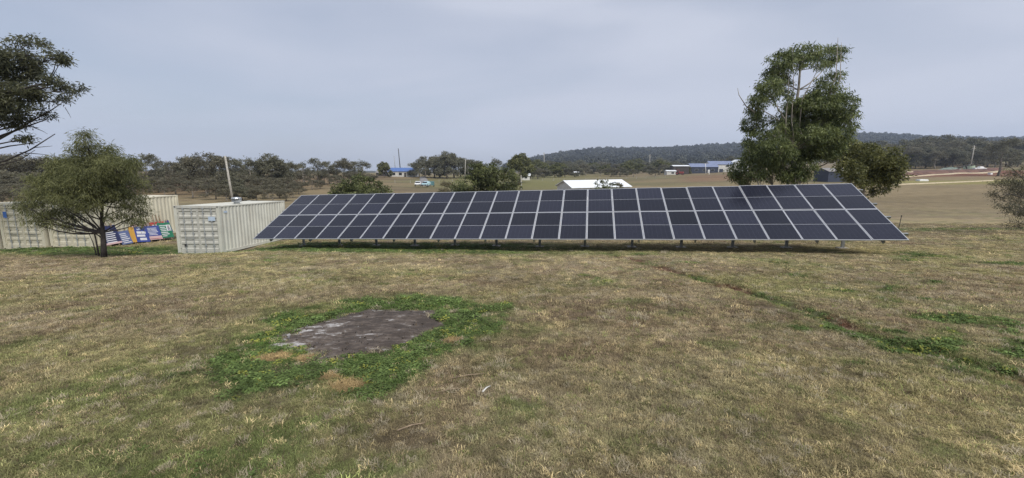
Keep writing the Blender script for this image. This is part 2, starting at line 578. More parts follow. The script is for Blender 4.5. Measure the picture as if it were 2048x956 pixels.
M['pale_green'] = plain('pale_green_paint', (0.34, 0.40, 0.28), 0.6, 0, 0.1, 2)
M['spoil'] = plain('grey_green_spoil', (0.15, 0.18, 0.15), 0.95, 0, 0.25, 0.6, 0.6)
M['red_soil'] = plain('red_soil', (0.120, 0.058, 0.038), 0.95, 0, 0.3, 0.35, 0.6)
M['gravel'] = plain('cream_gravel', (0.42, 0.345, 0.23), 0.95, 0, 0.12, 0.7, 0.3)
M['asphalt'] = plain('grey_gravel_road', (0.20, 0.19, 0.185), 0.95, 0, 0.1, 0.7, 0.2)
M['bark'] = plain('grey_bark', (0.135, 0.115, 0.092), 0.9, 0, 0.3, 7, 0.6)
M['dark_bark'] = plain('dark_bark', (0.045, 0.038, 0.034), 0.9, 0, 0.25, 9, 0.6)
M['pale_bark'] = plain('pale_gum_bark', (0.27, 0.24, 0.20), 0.85, 0, 0.25, 4, 0.4)
M['leaf_big'] = leaf_mat('gum_leaves', (0.046, 0.068, 0.022), (0.275, 0.310, 0.115), 0.42, 0.40)
M['leaf_low'] = leaf_mat('olive_leaves', (0.048, 0.058, 0.020), (0.275, 0.272, 0.098), 0.42, 0.40)
M['leaf_left'] = leaf_mat('dark_gum_leaves', (0.038, 0.044, 0.024), (0.170, 0.172, 0.088), 0.45, 0.36)
M['leaf_wispy'] = leaf_mat('wattle_leaves', (0.078, 0.088, 0.032), (0.275, 0.280, 0.118), 0.55, 0.38)
M['leaf_edge'] = leaf_mat('grey_olive_leaves', (0.055, 0.056, 0.034), (0.17, 0.158, 0.095))
M['leaf_gum'] = leaf_mat('grey_gum_leaves', (0.066, 0.069, 0.045), (0.245, 0.235, 0.155), 0.6, 0.33)
M['leaf_brown'] = leaf_mat('brown_gum_leaves', (0.072, 0.070, 0.047), (0.240, 0.220, 0.148), 0.6, 0.33)
M['leaf_bush'] = leaf_mat('bush_leaves', (0.042, 0.054, 0.020), (0.205, 0.225, 0.085), 0.5, 0.35)
M['leaf_dry'] = leaf_mat('dry_scrub_leaves', (0.09, 0.085, 0.045), (0.24, 0.21, 0.12))
M['leaf_far'] = leaf_mat('far_wood_leaves', (0.022, 0.024, 0.018), (0.065, 0.062, 0.042))
M['ash'] = None


def solar_cell_mat():
    m, n, l, b = new_mat('solar_cells')
    tc = n.new('ShaderNodeTexCoord')
    oi = n.new('ShaderNodeObjectInfo')
    br = n.new('ShaderNodeTexBrick')
    br.offset = 0.0
    br.inputs['Color1'].default_value = (0.0100, 0.0108, 0.0185, 1)
    br.inputs['Color2'].default_value = (0.0118, 0.0126, 0.0210, 1)
    br.inputs['Mortar'].default_value = (0.035, 0.037, 0.050, 1)
    br.inputs['Scale'].default_value = 1.0
    br.inputs['Mortar Size'].default_value = 0.0026
    br.inputs['Brick Width'].default_value = 0.178
    br.inputs['Row Height'].default_value = 0.0905
    l.new(tc.outputs['Object'], br.inputs['Vector'])
    mr = n.new('ShaderNodeMapRange')
    mr.inputs['To Min'].default_value = 0.65
    mr.inputs['To Max'].default_value = 1.6
    l.new(oi.outputs['Random'], mr.inputs['Value'])
    vm = n.new('ShaderNodeVectorMath')
    vm.operation = 'SCALE'
    l.new(br.outputs['Color'], vm.inputs[0])
    l.new(mr.outputs['Result'], vm.inputs['Scale'])
    l.new(vm.outputs['Vector'], b.inputs['Base Color'])
    no = n.new('ShaderNodeTexNoise')
    no.inputs['Scale'].default_value = 1.4
    no.inputs['Detail'].default_value = 4
    l.new(tc.outputs['Object'], no.inputs['Vector'])
    mr2 = n.new('ShaderNodeMapRange')
    mr2.inputs['To Min'].default_value = 0.10
    mr2.inputs['To Max'].default_value = 0.20
    l.new(no.outputs['Fac'], mr2.inputs['Value'])
    l.new(mr2.outputs['Result'], b.inputs['Roughness'])
    b.inputs['IOR'].default_value = 1.45
    b.inputs['Specular IOR Level'].default_value = 0.37      # anti-reflective glass
    return m


M['cells'] = solar_cell_mat()


def ash_mat():
    m, n, l, b = new_mat('ash_and_soil')
    geo = n.new('ShaderNodeNewGeometry')
    mp = n.new('ShaderNodeMapping')
    mp.inputs['Scale'].default_value = (1.0, 1.7, 1.0)
    mp.inputs['Rotation'].default_value = (0, 0, 0.25)
    l.new(geo.outputs['Position'], mp.inputs['Vector'])
    n1 = n.new('ShaderNodeTexNoise')
    n1.inputs['Scale'].default_value = 3.2
    n1.inputs['Detail'].default_value = 10
    n1.inputs['Roughness'].default_value = 0.72
    l.new(mp.outputs['Vector'], n1.inputs['Vector'])
    rp = n.new('ShaderNodeValToRGB')
    e = rp.color_ramp.elements
    e[0].position, e[0].color = 0.41, (0.046, 0.034, 0.026, 1)
    e[1].position, e[1].color = 0.65, (0.46, 0.445, 0.43, 1)
    e2 = e.new(0.54)
    e2.color = (0.112, 0.088, 0.070, 1)
    a = n.new('ShaderNodeAttribute')
    a.attribute_name = 'ashiness'
    ad = n.new('ShaderNodeMath')
    ad.operation = 'ADD'
    l.new(n1.outputs['Fac'], ad.inputs[0])
    l.new(a.outputs['Fac'], ad.inputs[1])
    l.new(ad.outputs['Value'], rp.inputs['Fac'])
    l.new(rp.outputs['Color'], b.inputs['Base Color'])
    b.inputs['Roughness'].default_value = 0.95
    n2 = n.new('ShaderNodeTexNoise')
    n2.inputs['Scale'].default_value = 22
    n2.inputs['Detail'].default_value = 6
    l.new(geo.outputs['Position'], n2.inputs['Vector'])
    bp = n.new('ShaderNodeBump')
    bp.inputs['Strength'].default_value = 0.9
    bp.inputs['Distance'].default_value = 0.025
    l.new(n2.outputs['Fac'], bp.inputs['Height'])
    l.new(bp.outputs['Normal'], b.inputs['Normal'])
    return m


M['ash'] = ash_mat()


# ------------------------------------------------------------------ mesh helpers
class MB:
    def __init__(self):
        self.v, self.f, self.k = [], [], 0

    def add(self, verts, faces):
        o = self.k
        self.v.extend([tuple(map(float, p)) for p in verts])
        self.f.extend([tuple(int(i) + o for i in q) for q in faces])
        self.k += len(verts)
        return self

    def box(self, x0, x1, y0, y1, z0, z1):
        p = [(x0, y0, z0), (x1, y0, z0), (x1, y1, z0), (x0, y1, z0), (x0, y0, z1), (x1, y0, z1), (x1, y1, z1), (x0, y1, z1)]
        return self.add(p, [(0, 3, 2, 1), (4, 5, 6, 7), (0, 1, 5, 4), (1, 2, 6, 5), (2, 3, 7, 6), (3, 0, 4, 7)])

    def bar(self, a, b, w, h, up=(0, 0, 1)):
        a, b, up = np.array(a, float), np.array(b, float), np.array(up, float)
        d = b - a
        d /= np.linalg.norm(d)
        if abs(d @ up) > 0.98:
            up = np.array([1.0, 0, 0])
        s = np.cross(d, up)
        s /= np.linalg.norm(s)
        u = np.cross(s, d)
        p = []
        for e in (a, b):
            for i, j in ((-1, -1), (1, -1), (1, 1), (-1, 1)):
                p.append(e + s * i * w / 2 + u * j * h / 2)
        return self.add(p, [(0, 1, 2, 3), (7, 6, 5, 4), (0, 4, 5, 1), (1, 5, 6, 2), (2, 6, 7, 3), (3, 7, 4, 0)])

    def tube(self, pts, rad, n=7, cap=True):
        pts = [np.array(p, float) for p in pts]
        m = len(pts)
        rad = list(rad) if hasattr(rad, '__len__') else [rad] * m
        verts, faces = [], []
        ref = np.array([0.31, 0.83, 0.46])
        for i, p in enumerate(pts):
            d = pts[min(i + 1, m - 1)] - pts[max(i - 1, 0)]
            d = d / (np.linalg.norm(d) + 1e-9)
            s = np.cross(d, ref)
            s /= np.linalg.norm(s) + 1e-9
            t = np.cross(d, s)
            for k in range(n):
                a = 2 * math.pi * k / n
                verts.append(p + (s * math.cos(a) + t * math.sin(a)) * rad[i])
        for i in range(m - 1):
            for k in range(n):
                k2 = (k + 1) % n
                faces.append((i * n + k, i * n + k2, (i + 1) * n + k2, (i + 1) * n + k))
        if cap:
            faces.append(tuple(range(n - 1, -1, -1)))
            faces.append(tuple((m - 1) * n + k for k in range(n)))
        return self.add(verts, faces)

    def mesh(self, name):
        me = bpy.data.meshes.new(name)
        me.from_pydata(self.v, [], self.f)
        me.update()
        return me

    def build(self, name, mat, parent=None, smooth=False):
        me = self.mesh(name)
        me.materials.append(M[mat])
        if smooth:
            me.polygons.foreach_set('use_smooth', [True] * len(me.polygons))
        o = bpy.data.objects.new(name, me)
        C.objects.link(o)
        if parent is not None:
            o.parent = parent
        return o


def from_mesh(name, me, parent=None):
    o = bpy.data.objects.new(name, me)
    C.objects.link(o)
    if parent is not None:
        o.parent = parent
    return o


def tag(o, label=None, cat=None, group=None, kind=None):
    if label:
        o['label'] = label
    if cat:
        o['category'] = cat
    if group:
        o['group'] = group
    if kind:
        o['kind'] = kind
    return o


def empty(name, loc, rz=0.0, label=None, cat=None, group=None):
    o = bpy.data.objects.new(name, None)
    o.empty_display_size = 0.2
    C.objects.link(o)
    o.location = tuple(float(v) for v in loc)
    o.rotation_euler = (0, 0, rz)
    return tag(o, label, cat, group)


KIDS = {}


def copy_tree(src, loc, rz=0.0, label=None, group=None, scale=None, parent=None):
    c = src.copy()
    C.objects.link(c)
    c.parent = parent
    if parent is None:
        c.location = tuple(float(v) for v in loc)
        c.rotation_euler = (src.rotation_euler[0], src.rotation_euler[1], rz)
        if scale is not None:
            c.scale = scale if hasattr(scale, '__len__') else (scale,) * 3
        if label:
            c['label'] = label
        if group:
            c['group'] = group
    for ch in list(src.children):
        copy_tree(ch, None, parent=c)
    return c


def point_attr(me, name, vals, typ='FLOAT'):
    a = me.attributes.new(name, typ, 'POINT')
    if typ == 'FLOAT':
        a.data.foreach_set('value', np.asarray(vals, np.float32).ravel())
    elif typ == 'FLOAT_COLOR':
        v = np.ones((len(vals), 4), np.float32)
        v[:, :3] = vals
        a.data.foreach_set('color', v.ravel())
    elif typ == 'FLOAT_VECTOR':
        a.data.foreach_set('vector', np.asarray(vals, np.float32).ravel())
    elif typ == 'INT':
        a.data.foreach_set('value', np.asarray(vals, np.int32).ravel())


def quads_mesh(name, verts, faces, mat, tint=None, smooth=False):
    me = bpy.data.meshes.new(name)
    me.from_pydata(np.asarray(verts, np.float32), [], np.asarray(faces, np.int32))
    if tint is not None:
        point_attr(me, 'tint', tint)
    me.materials.append(M[mat])
    if smooth:
        me.polygons.foreach_set('use_smooth', [True] * len(me.polygons))
    me.update()
    return me


# ------------------------------------------------------------------ ground sheet
def ground():
    rows = np.concatenate([np.linspace(-60, 0, 14)[:-1], np.linspace(0, 1.2, 7)[:-1], np.arange(1.2, 9, 0.09), np.arange(9, 24, 0.16),
                           np.exp(np.linspace(math.log(24), math.log(3000), 190))])
    k = np.linspace(-1, 1, 381)
    t = np.sign(k) * np.abs(k) ** 1.9
    X = np.zeros((len(rows), len(t)))
    for i, y in enumerate(rows):
        X[i] = t * (34 + 1.65 * abs(y))
    Y = np.repeat(rows[:, None], len(t), 1)
    x, y = X.ravel(), Y.ravel()
    z = hgt(x, y)
    nr, nc = X.shape
    i, j = np.meshgrid(np.arange(nr - 1), np.arange(nc - 1), indexing='ij')
    a = (i * nc + j).ravel()
    faces = np.stack([a, a + 1, a + nc + 1, a + nc], 1)
    me = quads_mesh('ground', np.stack([x, y, z], 1), faces, 'ground', smooth=True)
    gc = turf_colour(x, y)
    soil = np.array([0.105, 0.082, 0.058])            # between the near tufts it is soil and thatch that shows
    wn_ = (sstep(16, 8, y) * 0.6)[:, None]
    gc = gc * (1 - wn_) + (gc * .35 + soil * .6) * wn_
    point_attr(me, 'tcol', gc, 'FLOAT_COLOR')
    o = from_mesh('ground', me)
    tag(o, 'dry mown paddock of straw and olive turf running to far hills', kind='structure')


ground()


def ash_patch():
    nx, ny = 230, 150
    xs = np.linspace(ASH_C[0] - ASH_R[0] * 1.6, ASH_C[0] + ASH_R[0] * 1.6, nx)
    ys = np.linspace(ASH_C[1] - ASH_R[1] * 1.7, ASH_C[1] + ASH_R[1] * 1.7, ny)
    X, Y = np.meshgrid(xs, ys)
    x, y = X.ravel(), Y.ravel()
    d = ash_d(x, y)
    z = hgt(x, y) + 0.012 * sstep(1.05, 0.8, d) + 0.05 * sstep(1.0, 0.5, d) * fbm(x, y, 3.5, 77, 4) + 0.016 * sstep(1.02, 0.85, d) * (fbm(x, y, 16.0, 79, 3) - .35) - 0.03 * sstep(1.0, 1.12, d)
    ok = d < 1.08
    faces = []
    for j in range(ny - 1):
        for i in range(nx - 1):
            q = (j * nx + i, j * nx + i + 1, (j + 1) * nx + i + 1, (j + 1) * nx + i)
            if sum(ok[list(q)]) >= 3:
                faces.append(q)
    me = quads_mesh('ash_patch', np.stack([x, y, z], 1), faces, 'ash', smooth=True)
    left = sstep(ASH_C[0] + 0.3, ASH_C[0] - ASH_R[0], x) * sstep(ASH_C[1] + ASH_R[1] * 0.9, ASH_C[1] - ASH_R[1] * 0.2, y)
    point_attr(me, 'ashiness', -0.05 + 0.10 * left)
    tag(from_mesh('ash_patch', me), 'bare fire scar of grey ash and dark soil ringed by green clover', kind='structure')


ash_patch()


def drape(name, corners, mat, lift, nx, ny, label, rough=0.0, crown=0.0):
    """raised sheet of earth lying on the ground between four world points (x, y)"""
    a, b, c, d = [np.array(p[:2], float) for p in corners]
    vs, fs = [], []
    for j in range(ny + 1):
        for i in range(nx + 1):
            u, w = i / nx, j / ny
            p = (a * (1 - u) + b * u) * (1 - w) + (d * (1 - u) + c * u) * w
            edge = min(u * nx, (1 - u) * nx, w * ny, (1 - w) * ny)
            jit = fbm(np.array([p[0]]), np.array([p[1]]), 0.15, 5, 3)[0] - 0.5
            z = H(*p) + (lift + crown * math.sin(math.pi * w) + rough * jit if edge > 0.5 else -0.25)
            vs.append((p[0], p[1], z))
    for j in range(ny):
        for i in range(nx):
            k = j * (nx + 1) + i
            fs.append((k, k + 1, k + nx + 2, k + nx + 1))
    me = quads_mesh(name, vs, fs, mat, smooth=True)
    return tag(from_mesh(name, me), label, kind='structure')


# right hand building site: red bank, cream gravel track, lower pale track
drape('soil_bank', [ghit(1790, 353), ghit(1990, 343), ghit(2010, 338), ghit(1812, 344)], 'red_soil', 0.5, 40, 6, 'low bank of freshly turned red soil on the right', 0.8, 0.7)
drape('gravel_track', [ghit(1800, 356), ghit(2000, 345), ghit(2000, 341.5), ghit(1815, 353.5)], 'gravel', 0.35, 40, 4, 'cream gravel track climbing past the red soil bank', 0.1)
drape('footpath', [ghit(1775, 371), ghit(1990, 362), ghit(1990, 361), ghit(1780, 369.3)], 'gravel', 0.25, 40, 3, 'thin pale footpath crossing the paddock on the right')
drape('driveway', [ghit(838, 373), ghit(866, 372), ghit(852, 353), ghit(838, 354)], 'asphalt', 0.3, 6, 20, 'grey gravel driveway climbing to the blue roofed house')


# ------------------------------------------------------------------ trees
def rot_rand(n):
    v = RNG.normal(size=(n, 3))
    return v / np.linalg.norm(v, axis=1)[:, None]


def leaf_quads(cen, direc, length, width):
    n = len(cen)
    side = np.cross(direc, rot_rand(n))
    side /= np.linalg.norm(side, axis=1)[:, None] + 1e-9
    L = length[:, None] if hasattr(length, '__len__') else length
    W = width[:, None] if hasattr(width, '__len__') else width
    nrm = np.cross(direc, side)
    p0 = cen - direc * L * 0.5
    p2 = cen + direc * L * 0.5 + nrm * L * 0.12
    p1 = cen + side * W * 0.5 - direc * L * 0.08
    p3 = cen - side * W * 0.5 - direc * L * 0.08
    v = np.stack([p0, p1, p2, p3], 1).reshape(-1, 3)
    f = np.arange(4 * n).reshape(-1, 4)
    return v, f


def bend(a, b, sag, n=5, rnd=0.0):
    a, b = np.array(a, float), np.array(b, float)
    out = []
    d = np.linalg.norm(b - a)
    j = RNG.normal(size=3) * rnd * d
    for k in range(n + 1):
        t = k / n
        p = a * (1 - t) + b * t
        p = p + np.array([0, 0, sag * d]) * math.sin(math.pi * t) + j * math.sin(math.pi * t)
        out.append(p)
    return out


def make_tree(name, base, trunk_pts, trunk_r, clusters, leaves_per_m3, leaf, bark, leafmat, droop=0.6, clump=0.32, limb_r=0.05,
              bare=(), min_clumps=6, shell=0.55, clump_leaves=40, twig_r=0.008, tintshift=0.0, attach_min=0):
    """trunk_pts, clusters in metres relative to base. clusters: (x,y,z, rx,ry,rz, density)"""
    root = empty(name, base)
    tb = MB()
    tp = [np.array(p, float) for p in trunk_pts]
    tr = np.linspace(trunk_r, trunk_r * 0.18, len(tp))
    tb.tube(tp, tr, 9)
    cens, dirs, tints = [], [], []
    for cl in clusters:
        c, r, den = np.array(cl[:3], float), np.array(cl[3:6], float), (cl[6] if len(cl) > 6 else 1.0)
        # limb leaves the trunk below the cluster
        cand = [p for p in tp[attach_min:] if p[2] < c[2] - 0.1] or [tp[attach_min]]
        w = [np.linalg.norm(p - c) + 0.6 * abs(c[2] - p[2] - 0.9 * np.linalg.norm((p - c)[:2])) for p in cand]
        j = cand[int(np.argmin(w))]
        path = bend(j, c - np.array([0, 0, r[2] * 0.25]), -0.03, 6, 0.05)
        L = np.linalg.norm(c - j)
        r0 = min(limb_r * (0.35 + 0.16 * L), trunk_r * 0.5)
        tb.tube(path, np.linspace(r0, r0 * 0.35, len(path)), 6)
        vol = 4.19 * r[0] * r[1] * r[2]
        ncl = max(min_clumps, int(vol * leaves_per_m3 * den / clump_leaves))
        u = rot_rand(ncl) * (RNG.random(ncl)[:, None] ** (1 / 3.0) * (1 - shell) + shell * (0.55 + 0.5 * RNG.random(ncl)[:, None]))
        cc = c + u * r
        for q in cc[:max(4, ncl // 3)]:
            tw = bend(path[-2], q, 0.02, 3, 0.08)
            tb.tube(tw, [r0 * 0.3, r0 * 0.2, twig_r * 1.3, twig_r], 4, False)
        for q in cc:
            m = int(clump_leaves * (0.6 + 0.8 * RNG.random()))
            off = RNG.normal(size=(m, 3)) * clump * np.array([0.62, 0.62, 0.45])
            cens.append(q + off)
            d = off * 1.2 / clump + RNG.normal(size=(m, 3)) * 0.7
            d[:, 2] -= droop * 1.5
            dirs.append(d / (np.linalg.norm(d, axis=1)[:, None] + 1e-9))
            base_t = 0.08 + 0.72 * RNG.random() ** 1.3
            tints.append(np.clip(base_t + RNG.normal(size=m) * 0.22 + tintshift, 0, 1))
    for pa in bare:
        tb.tube(pa[0], np.linspace(pa[1], pa[1] * 0.25, len(pa[0])), 5)
    cen, d, ti = np.concatenate(cens), np.concatenate(dirs), np.concatenate(tints)
    n = len(cen)
    v, f = leaf_quads(cen, d, leaf[0] * (0.65 + 0.7 * RNG.random(n)), leaf[1] * (0.7 + 0.6 * RNG.random(n)))
    me = quads_mesh('crown', v, f, leafmat, np.repeat(ti, 4))
    tb.build('trunk', bark, root, True)
    from_mesh('crown', me, root)
    return root


def px_clusters(lst, base, Y, depth=0.85, jit=0.12):
    out = []
    for c in lst:
        px, py, rx, ry = c[:4]
        den = c[4] if len(c) > 4 else 1.0
        dY = (c[5] if len(c) > 5 else RNG.uniform(-1, 1) * jit * Y * 0.5)
        p = at(px, py, Y + dY) - np.array(base)
        s = (Y + dY) / FPX
        out.append((*p, rx * s, max(rx, ry) * s * depth, ry * s, den))
    return out


# tall gum behind the right end of the array
bY = 23.0
b0 = gcol(1590, bY)
tr_px = [(1590, 395), (1588, 340), (1585, 300), (1583, 260), (1590, 220), (1597, 180), (1600, 140), (1608, 108)]
tp = [at(a, b, bY) - b0 for a, b in tr_px]
tp[0] = np.array([0, 0, -0.25])
big = [(1610, 106, 32, 16), (1664, 112, 24, 20), (1560, 124, 26, 18), (1592, 126, 24, 16), (1640, 128, 22, 12, .7), (1548, 155, 26, 18), (1540, 182, 28, 22),
       (1522, 190, 14, 16, .6), (1566, 170, 16, 20, .8), (1660, 158, 22, 12), (1655, 190, 36, 20), (1640, 212, 40, 18), (1690, 216, 18, 30), (1604, 212, 36, 14),
       (1512, 208, 16, 20), (1535, 228, 22, 24, .35), (1504, 245, 18, 26), (1580, 240, 26, 22), (1622, 246, 50, 22), (1600, 272, 52, 24), (1678, 262, 30, 24),
       (1702, 236, 9, 20), (1518, 280, 26, 22), (1558, 268, 20, 24, .4), (1556, 300, 36, 24), (1636, 296, 46, 24), (1500, 318, 20, 22), (1690, 292, 20, 16),
       (1488, 352, 26, 16), (1530, 342, 26, 20), (1572, 338, 28, 24), (1612, 336, 22, 20, .8), (1650, 268, 26, 16, .8), (1512, 348, 20, 12), (1600, 305, 40, 20), (1585, 196, 14, 10, .7), (1575, 255, 24, 20), (1625, 270, 30, 18), (1660, 235, 30, 18), (1540, 318, 26, 18), (1590, 352, 30, 14), (1476, 340, 18, 16), (1498, 298, 16, 16), (1470, 358, 14, 10)]
bare = []
for a in [[(1590, 300), (1583, 240), (1587, 170), (1585, 95)], [(1655, 200), (1672, 150), (1676, 75)], [(1660, 205), (1680, 160), (1683, 85)],
          [(1510, 225), (1492, 212), (1478, 190), (1475, 176)], [(1570, 300), (1572, 235), (1577, 175), (1578, 130)], [(1598, 260), (1604, 200), (1625, 160), (1640, 130)]]:
    bare.append(([at(p, q, bY - 0.7) - b0 for p, q in a], 0.035))
t = make_tree('gum_tree', b0, tp, 0.15, px_clusters(big, b0, bY), 1500, (0.175, 0.042), 'pale_bark', 'leaf_big', 0.9, 0.20, 0.05, bare, clump_leaves=30)
tag(t, 'tallest tree in view, dense dark green gum behind the array\'s right end', 'tree')

b1 = gcol(1725, 22.5)
low = [(1718, 306, 34, 20), (1765, 316, 34, 20), (1742, 340, 48, 22), (1700, 340, 26, 22), (1768, 352, 34, 18), (1772, 372, 18, 14), (1752, 385, 11, 10, .8), (1795, 330, 20, 14), (1722, 362, 24, 14),
       (1680, 318, 20, 16)]
tp = [np.array([0, 0, -0.25]), at(1724, 390, 22.5) - b1, at(1730, 360, 22.5) - b1, at(1735, 325, 22.5) - b1]
t = make_tree('broadleaf_tree', b1, tp, 0.15, px_clusters(low, b1, 22.5), 1450, (0.16, 0.055), 'bark', 'leaf_low', 0.4, 0.25, 0.05, clump_leaves=46)
tag(t, 'low rounded olive green tree right of the tall gum behind the array', 'tree')

# wispy tree in front of the containers
wY = 16.3
b2 = gcol(207, wY)
tp = [at(208, 516, wY) - b2, at(207, 490, wY) - b2, at(206, 465, wY) - b2, at(203, 440, wY) - b2, at(205, 410, wY) - b2, at(200, 370, wY) - b2]
wis = [(172, 285, 18, 16, .45), (160, 300, 16, 14, .5), (205, 312, 42, 18), (150, 332, 48, 20), (240, 336, 40, 22), (112, 358, 46, 20), (178, 352, 50, 24), (180, 382, 60, 20), (250, 372, 36, 24),
       (92, 394, 42, 18), (150, 402, 44, 14, .9), (268, 402, 26, 16), (62, 416, 26, 12, .7), (238, 418, 26, 12, .7), (112, 434, 26, 10, .7), (286, 424, 12, 12, .7), (130, 375, 40, 20), (215, 345, 40, 24), (44, 404, 16, 9, .5), (215, 392, 40, 16, .9), (130, 420, 34, 12, .8), (75, 432, 22, 9, .6), (180, 415, 30, 10, .6), (70, 446, 18, 9, .45), (118, 452, 20, 9, .45), (250, 440, 24, 10, .5), (284, 442, 12, 10, .5), (150, 436, 24, 10, .45), (225, 432, 20, 9, .5), (166, 270, 10, 9, .3)]
bare = []
for a, r_ in [([(204, 470), (190, 452), (160, 430), (125, 412)], .06), ([(204, 462), (185, 440), (160, 410), (140, 385)], .06), ([(206, 455), (200, 425), (185, 390)], .05), ([(206, 450), (215, 420), (235, 390)], .05),
              ([(206, 478), (196, 470), (180, 462), (150, 440)], .05), ([(198, 512), (192, 480), (186, 455), (172, 430)], .06), ([(193, 510), (186, 485), (176, 462)], .045)]:
    bare.append(([at(p, q, wY + 0.1) - b2 for p, q in a], r_ * .6))
t = make_tree('wispy_tree', b2, tp, 0.11, px_clusters(wis, b2, wY), 2600, (0.16, 0.020), 'dark_bark', 'leaf_wispy', 0.8, 0.24, 0.05, bare, clump_leaves=60, tintshift=-0.10, attach_min=2)
tag(t, 'wispy olive green tree with dark forked trunk in front of the cream containers', 'tree')

# gum that leans into the picture at the left edge
lY = 20.0
b3 = gcol(-150, lY)
tp = [np.array([0, 0, -0.25]), at(-145, 420, lY) - b3, at(-135, 380, lY) - b3, at(-120, 330, lY) - b3, at(-105, 270, lY) - b3, at(-90, 200, lY) - b3, at(-80, 130, lY) - b3]
lef = [(58, 84, 30, 9), (115, 114, 17, 7), (128, 119, 9, 6), (15, 106, 36, 10), (62, 116, 34, 9), (28, 146, 44, 20), (70, 136, 24, 14), (20, 182, 54, 18), (74, 186, 16, 11, .8), (150, 178, 19, 9), (124, 170, 14, 8, .5),
       (120, 200, 18, 8, .8), (88, 228, 14, 8, .5), (30, 215, 40, 16), (14, 242, 34, 13), (54, 276, 9, 7, .8), (-40, 120, 50, 30), (-60, 200, 60, 36), (100, 160, 10, 8, .4), (44, 240, 16, 9, .7), (-90, 70, 50, 30), (-150, 130, 60, 40)]
bare = []
for a, r_ in [([(-128, 350), (-50, 335), (10, 322), (60, 300), (110, 268)], .07), ([(-125, 340), (-40, 305), (20, 292), (75, 285)], .06), ([(-120, 330), (-20, 280), (40, 258), (95, 238)], .08),
              ([(-10, 283), (50, 250), (100, 222), (125, 205)], .05), ([(20, 318), (70, 295), (105, 292)], .03), ([(40, 305), (80, 308), (112, 312)], .025), ([(-60, 330), (0, 330), (40, 320), (70, 300)], .04),
              ([(98, 158), (108, 140), (112, 120)], .03), ([(100, 160), (115, 135), (122, 122)], .02), ([(60, 252), (85, 262), (95, 268)], .02), ([(130, 215), (138, 228), (142, 236)], .015)]:
    bare.append(([at(p, q, lY) - b3 for p, q in a], r_))
t = make_tree('spreading_gum', b3, tp, 0.32, px_clusters(lef, b3, lY), 1350, (0.17, 0.045), 'dark_bark', 'leaf_left', 0.45, 0.24, 0.05, bare, clump_leaves=44)
tag(t, 'dark spreading gum whose branches reach in at the left picture edge', 'tree')

# scrubby tree at the right edge
eY = 27.0
b4 = gcol(2085, eY)
tp = [np.array([0, 0, -0.25]), at(2078, 430, eY) - b4, at(2068, 400, eY) - b4, at(2060, 360, eY) - b4]
edg = [(2030, 345, 24, 16, .5), (2015, 372, 28, 16, .6), (2000, 395, 20, 11, .6), (2040, 385, 26, 22, .8), (2035, 420, 26, 16, .6), (2030, 448, 22, 10, .6), (2080, 370, 30, 30), (2075, 420, 30, 20), (2008, 412, 14, 8, .4)]
bare = [([at(p, q, eY) - b4 for p, q in [(2070, 400), (2045, 396), (2022, 388), (1995, 392)]], .04), ([at(p, q, eY) - b4 for p, q in [(2066, 380), (2040, 352), (2026, 338), (2010, 328), (2002, 326)]], .03),
        ([at(p, q, eY) - b4 for p, q in [(2070, 405), (2050, 375), (2030, 372)]], .03)]
t = make_tree('scrubby_tree', b4, tp, 0.14, px_clusters(edg, b4, eY), 1100, (0.15, 0.03), 'dark_bark', 'leaf_edge', 0.5, 0.26, 0.04, bare, clump_leaves=44)
tag(t, 'scrubby grey olive tree cut by the right picture edge', 'tree')


def bush(name, px, Y, w, top_py, lm, label, dens=260, leaf=(0.16, 0.07), n=9, group=None):
    b = gcol(px, Y)
    h = CAMZ + rise(top_py) * Y - b[2]
    cl = []
    for k in range(n):
        a = -1 + 2 * (k + .5) / n
        env = h * (1 - 0.5 * a * a)
        for q in range(3):
            s_ = w * RNG.uniform(.11, .17)
            zz = env * (0.22 + 0.3 * q) - (s_ * .4 if q == 2 else 0) + RNG.uniform(-.04, .04) * h
            cl.append((a * w * 0.40 + RNG.uniform(-.05, .05) * w, RNG.uniform(-.3, .3) * w * 0.7, zz, s_, s_, min(s_, h * .24)))
    t = make_tree(name, b, [np.array([0, 0, -0.2]), np.array([0, 0, h * .2]), np.array([.1, 0, h * .5])], 0.09, cl, dens, leaf, 'dark_bark', lm, 0.3, 0.26, 0.04, clump_leaves=26)
    return tag(t, label, 'bush', group)


bush('dense_bush', 972, 44, 7.6, 312, 'leaf_bush', 'large dense dark green bush rising behind the middle of the array', 150, (0.24, 0.12), 8)
bush('scraggly_bush', 1030, 47, 2.2, 350, 'leaf_edge', 'pale scraggly bush beside the large dark bush behind the array', 130, (0.22, 0.07), 4)
bush('spreading_bush', 724, 40, 7.2, 341, 'leaf_bush', 'low spreading green bush behind the left part of the array', 150, (0.22, 0.10), 9)
bush('hedge_bush', 1208, 72, 6.0, 356, 'leaf_bush', 'dark green bush growing against the white gabled shed', 90, (0.26, 0.12), 6)
bush('dry_bush', 893, 60, 3.0, 352, 'leaf_dry', 'dry yellowish bush left of the large dark bush behind the array', 90, (0.26, 0.08), 5)
bush('dry_bush', 1236, 74, 2.0, 359, 'leaf_dry', 'pale flowering bush at the right end of the white gabled shed', 110, (0.26, 0.10), 4)


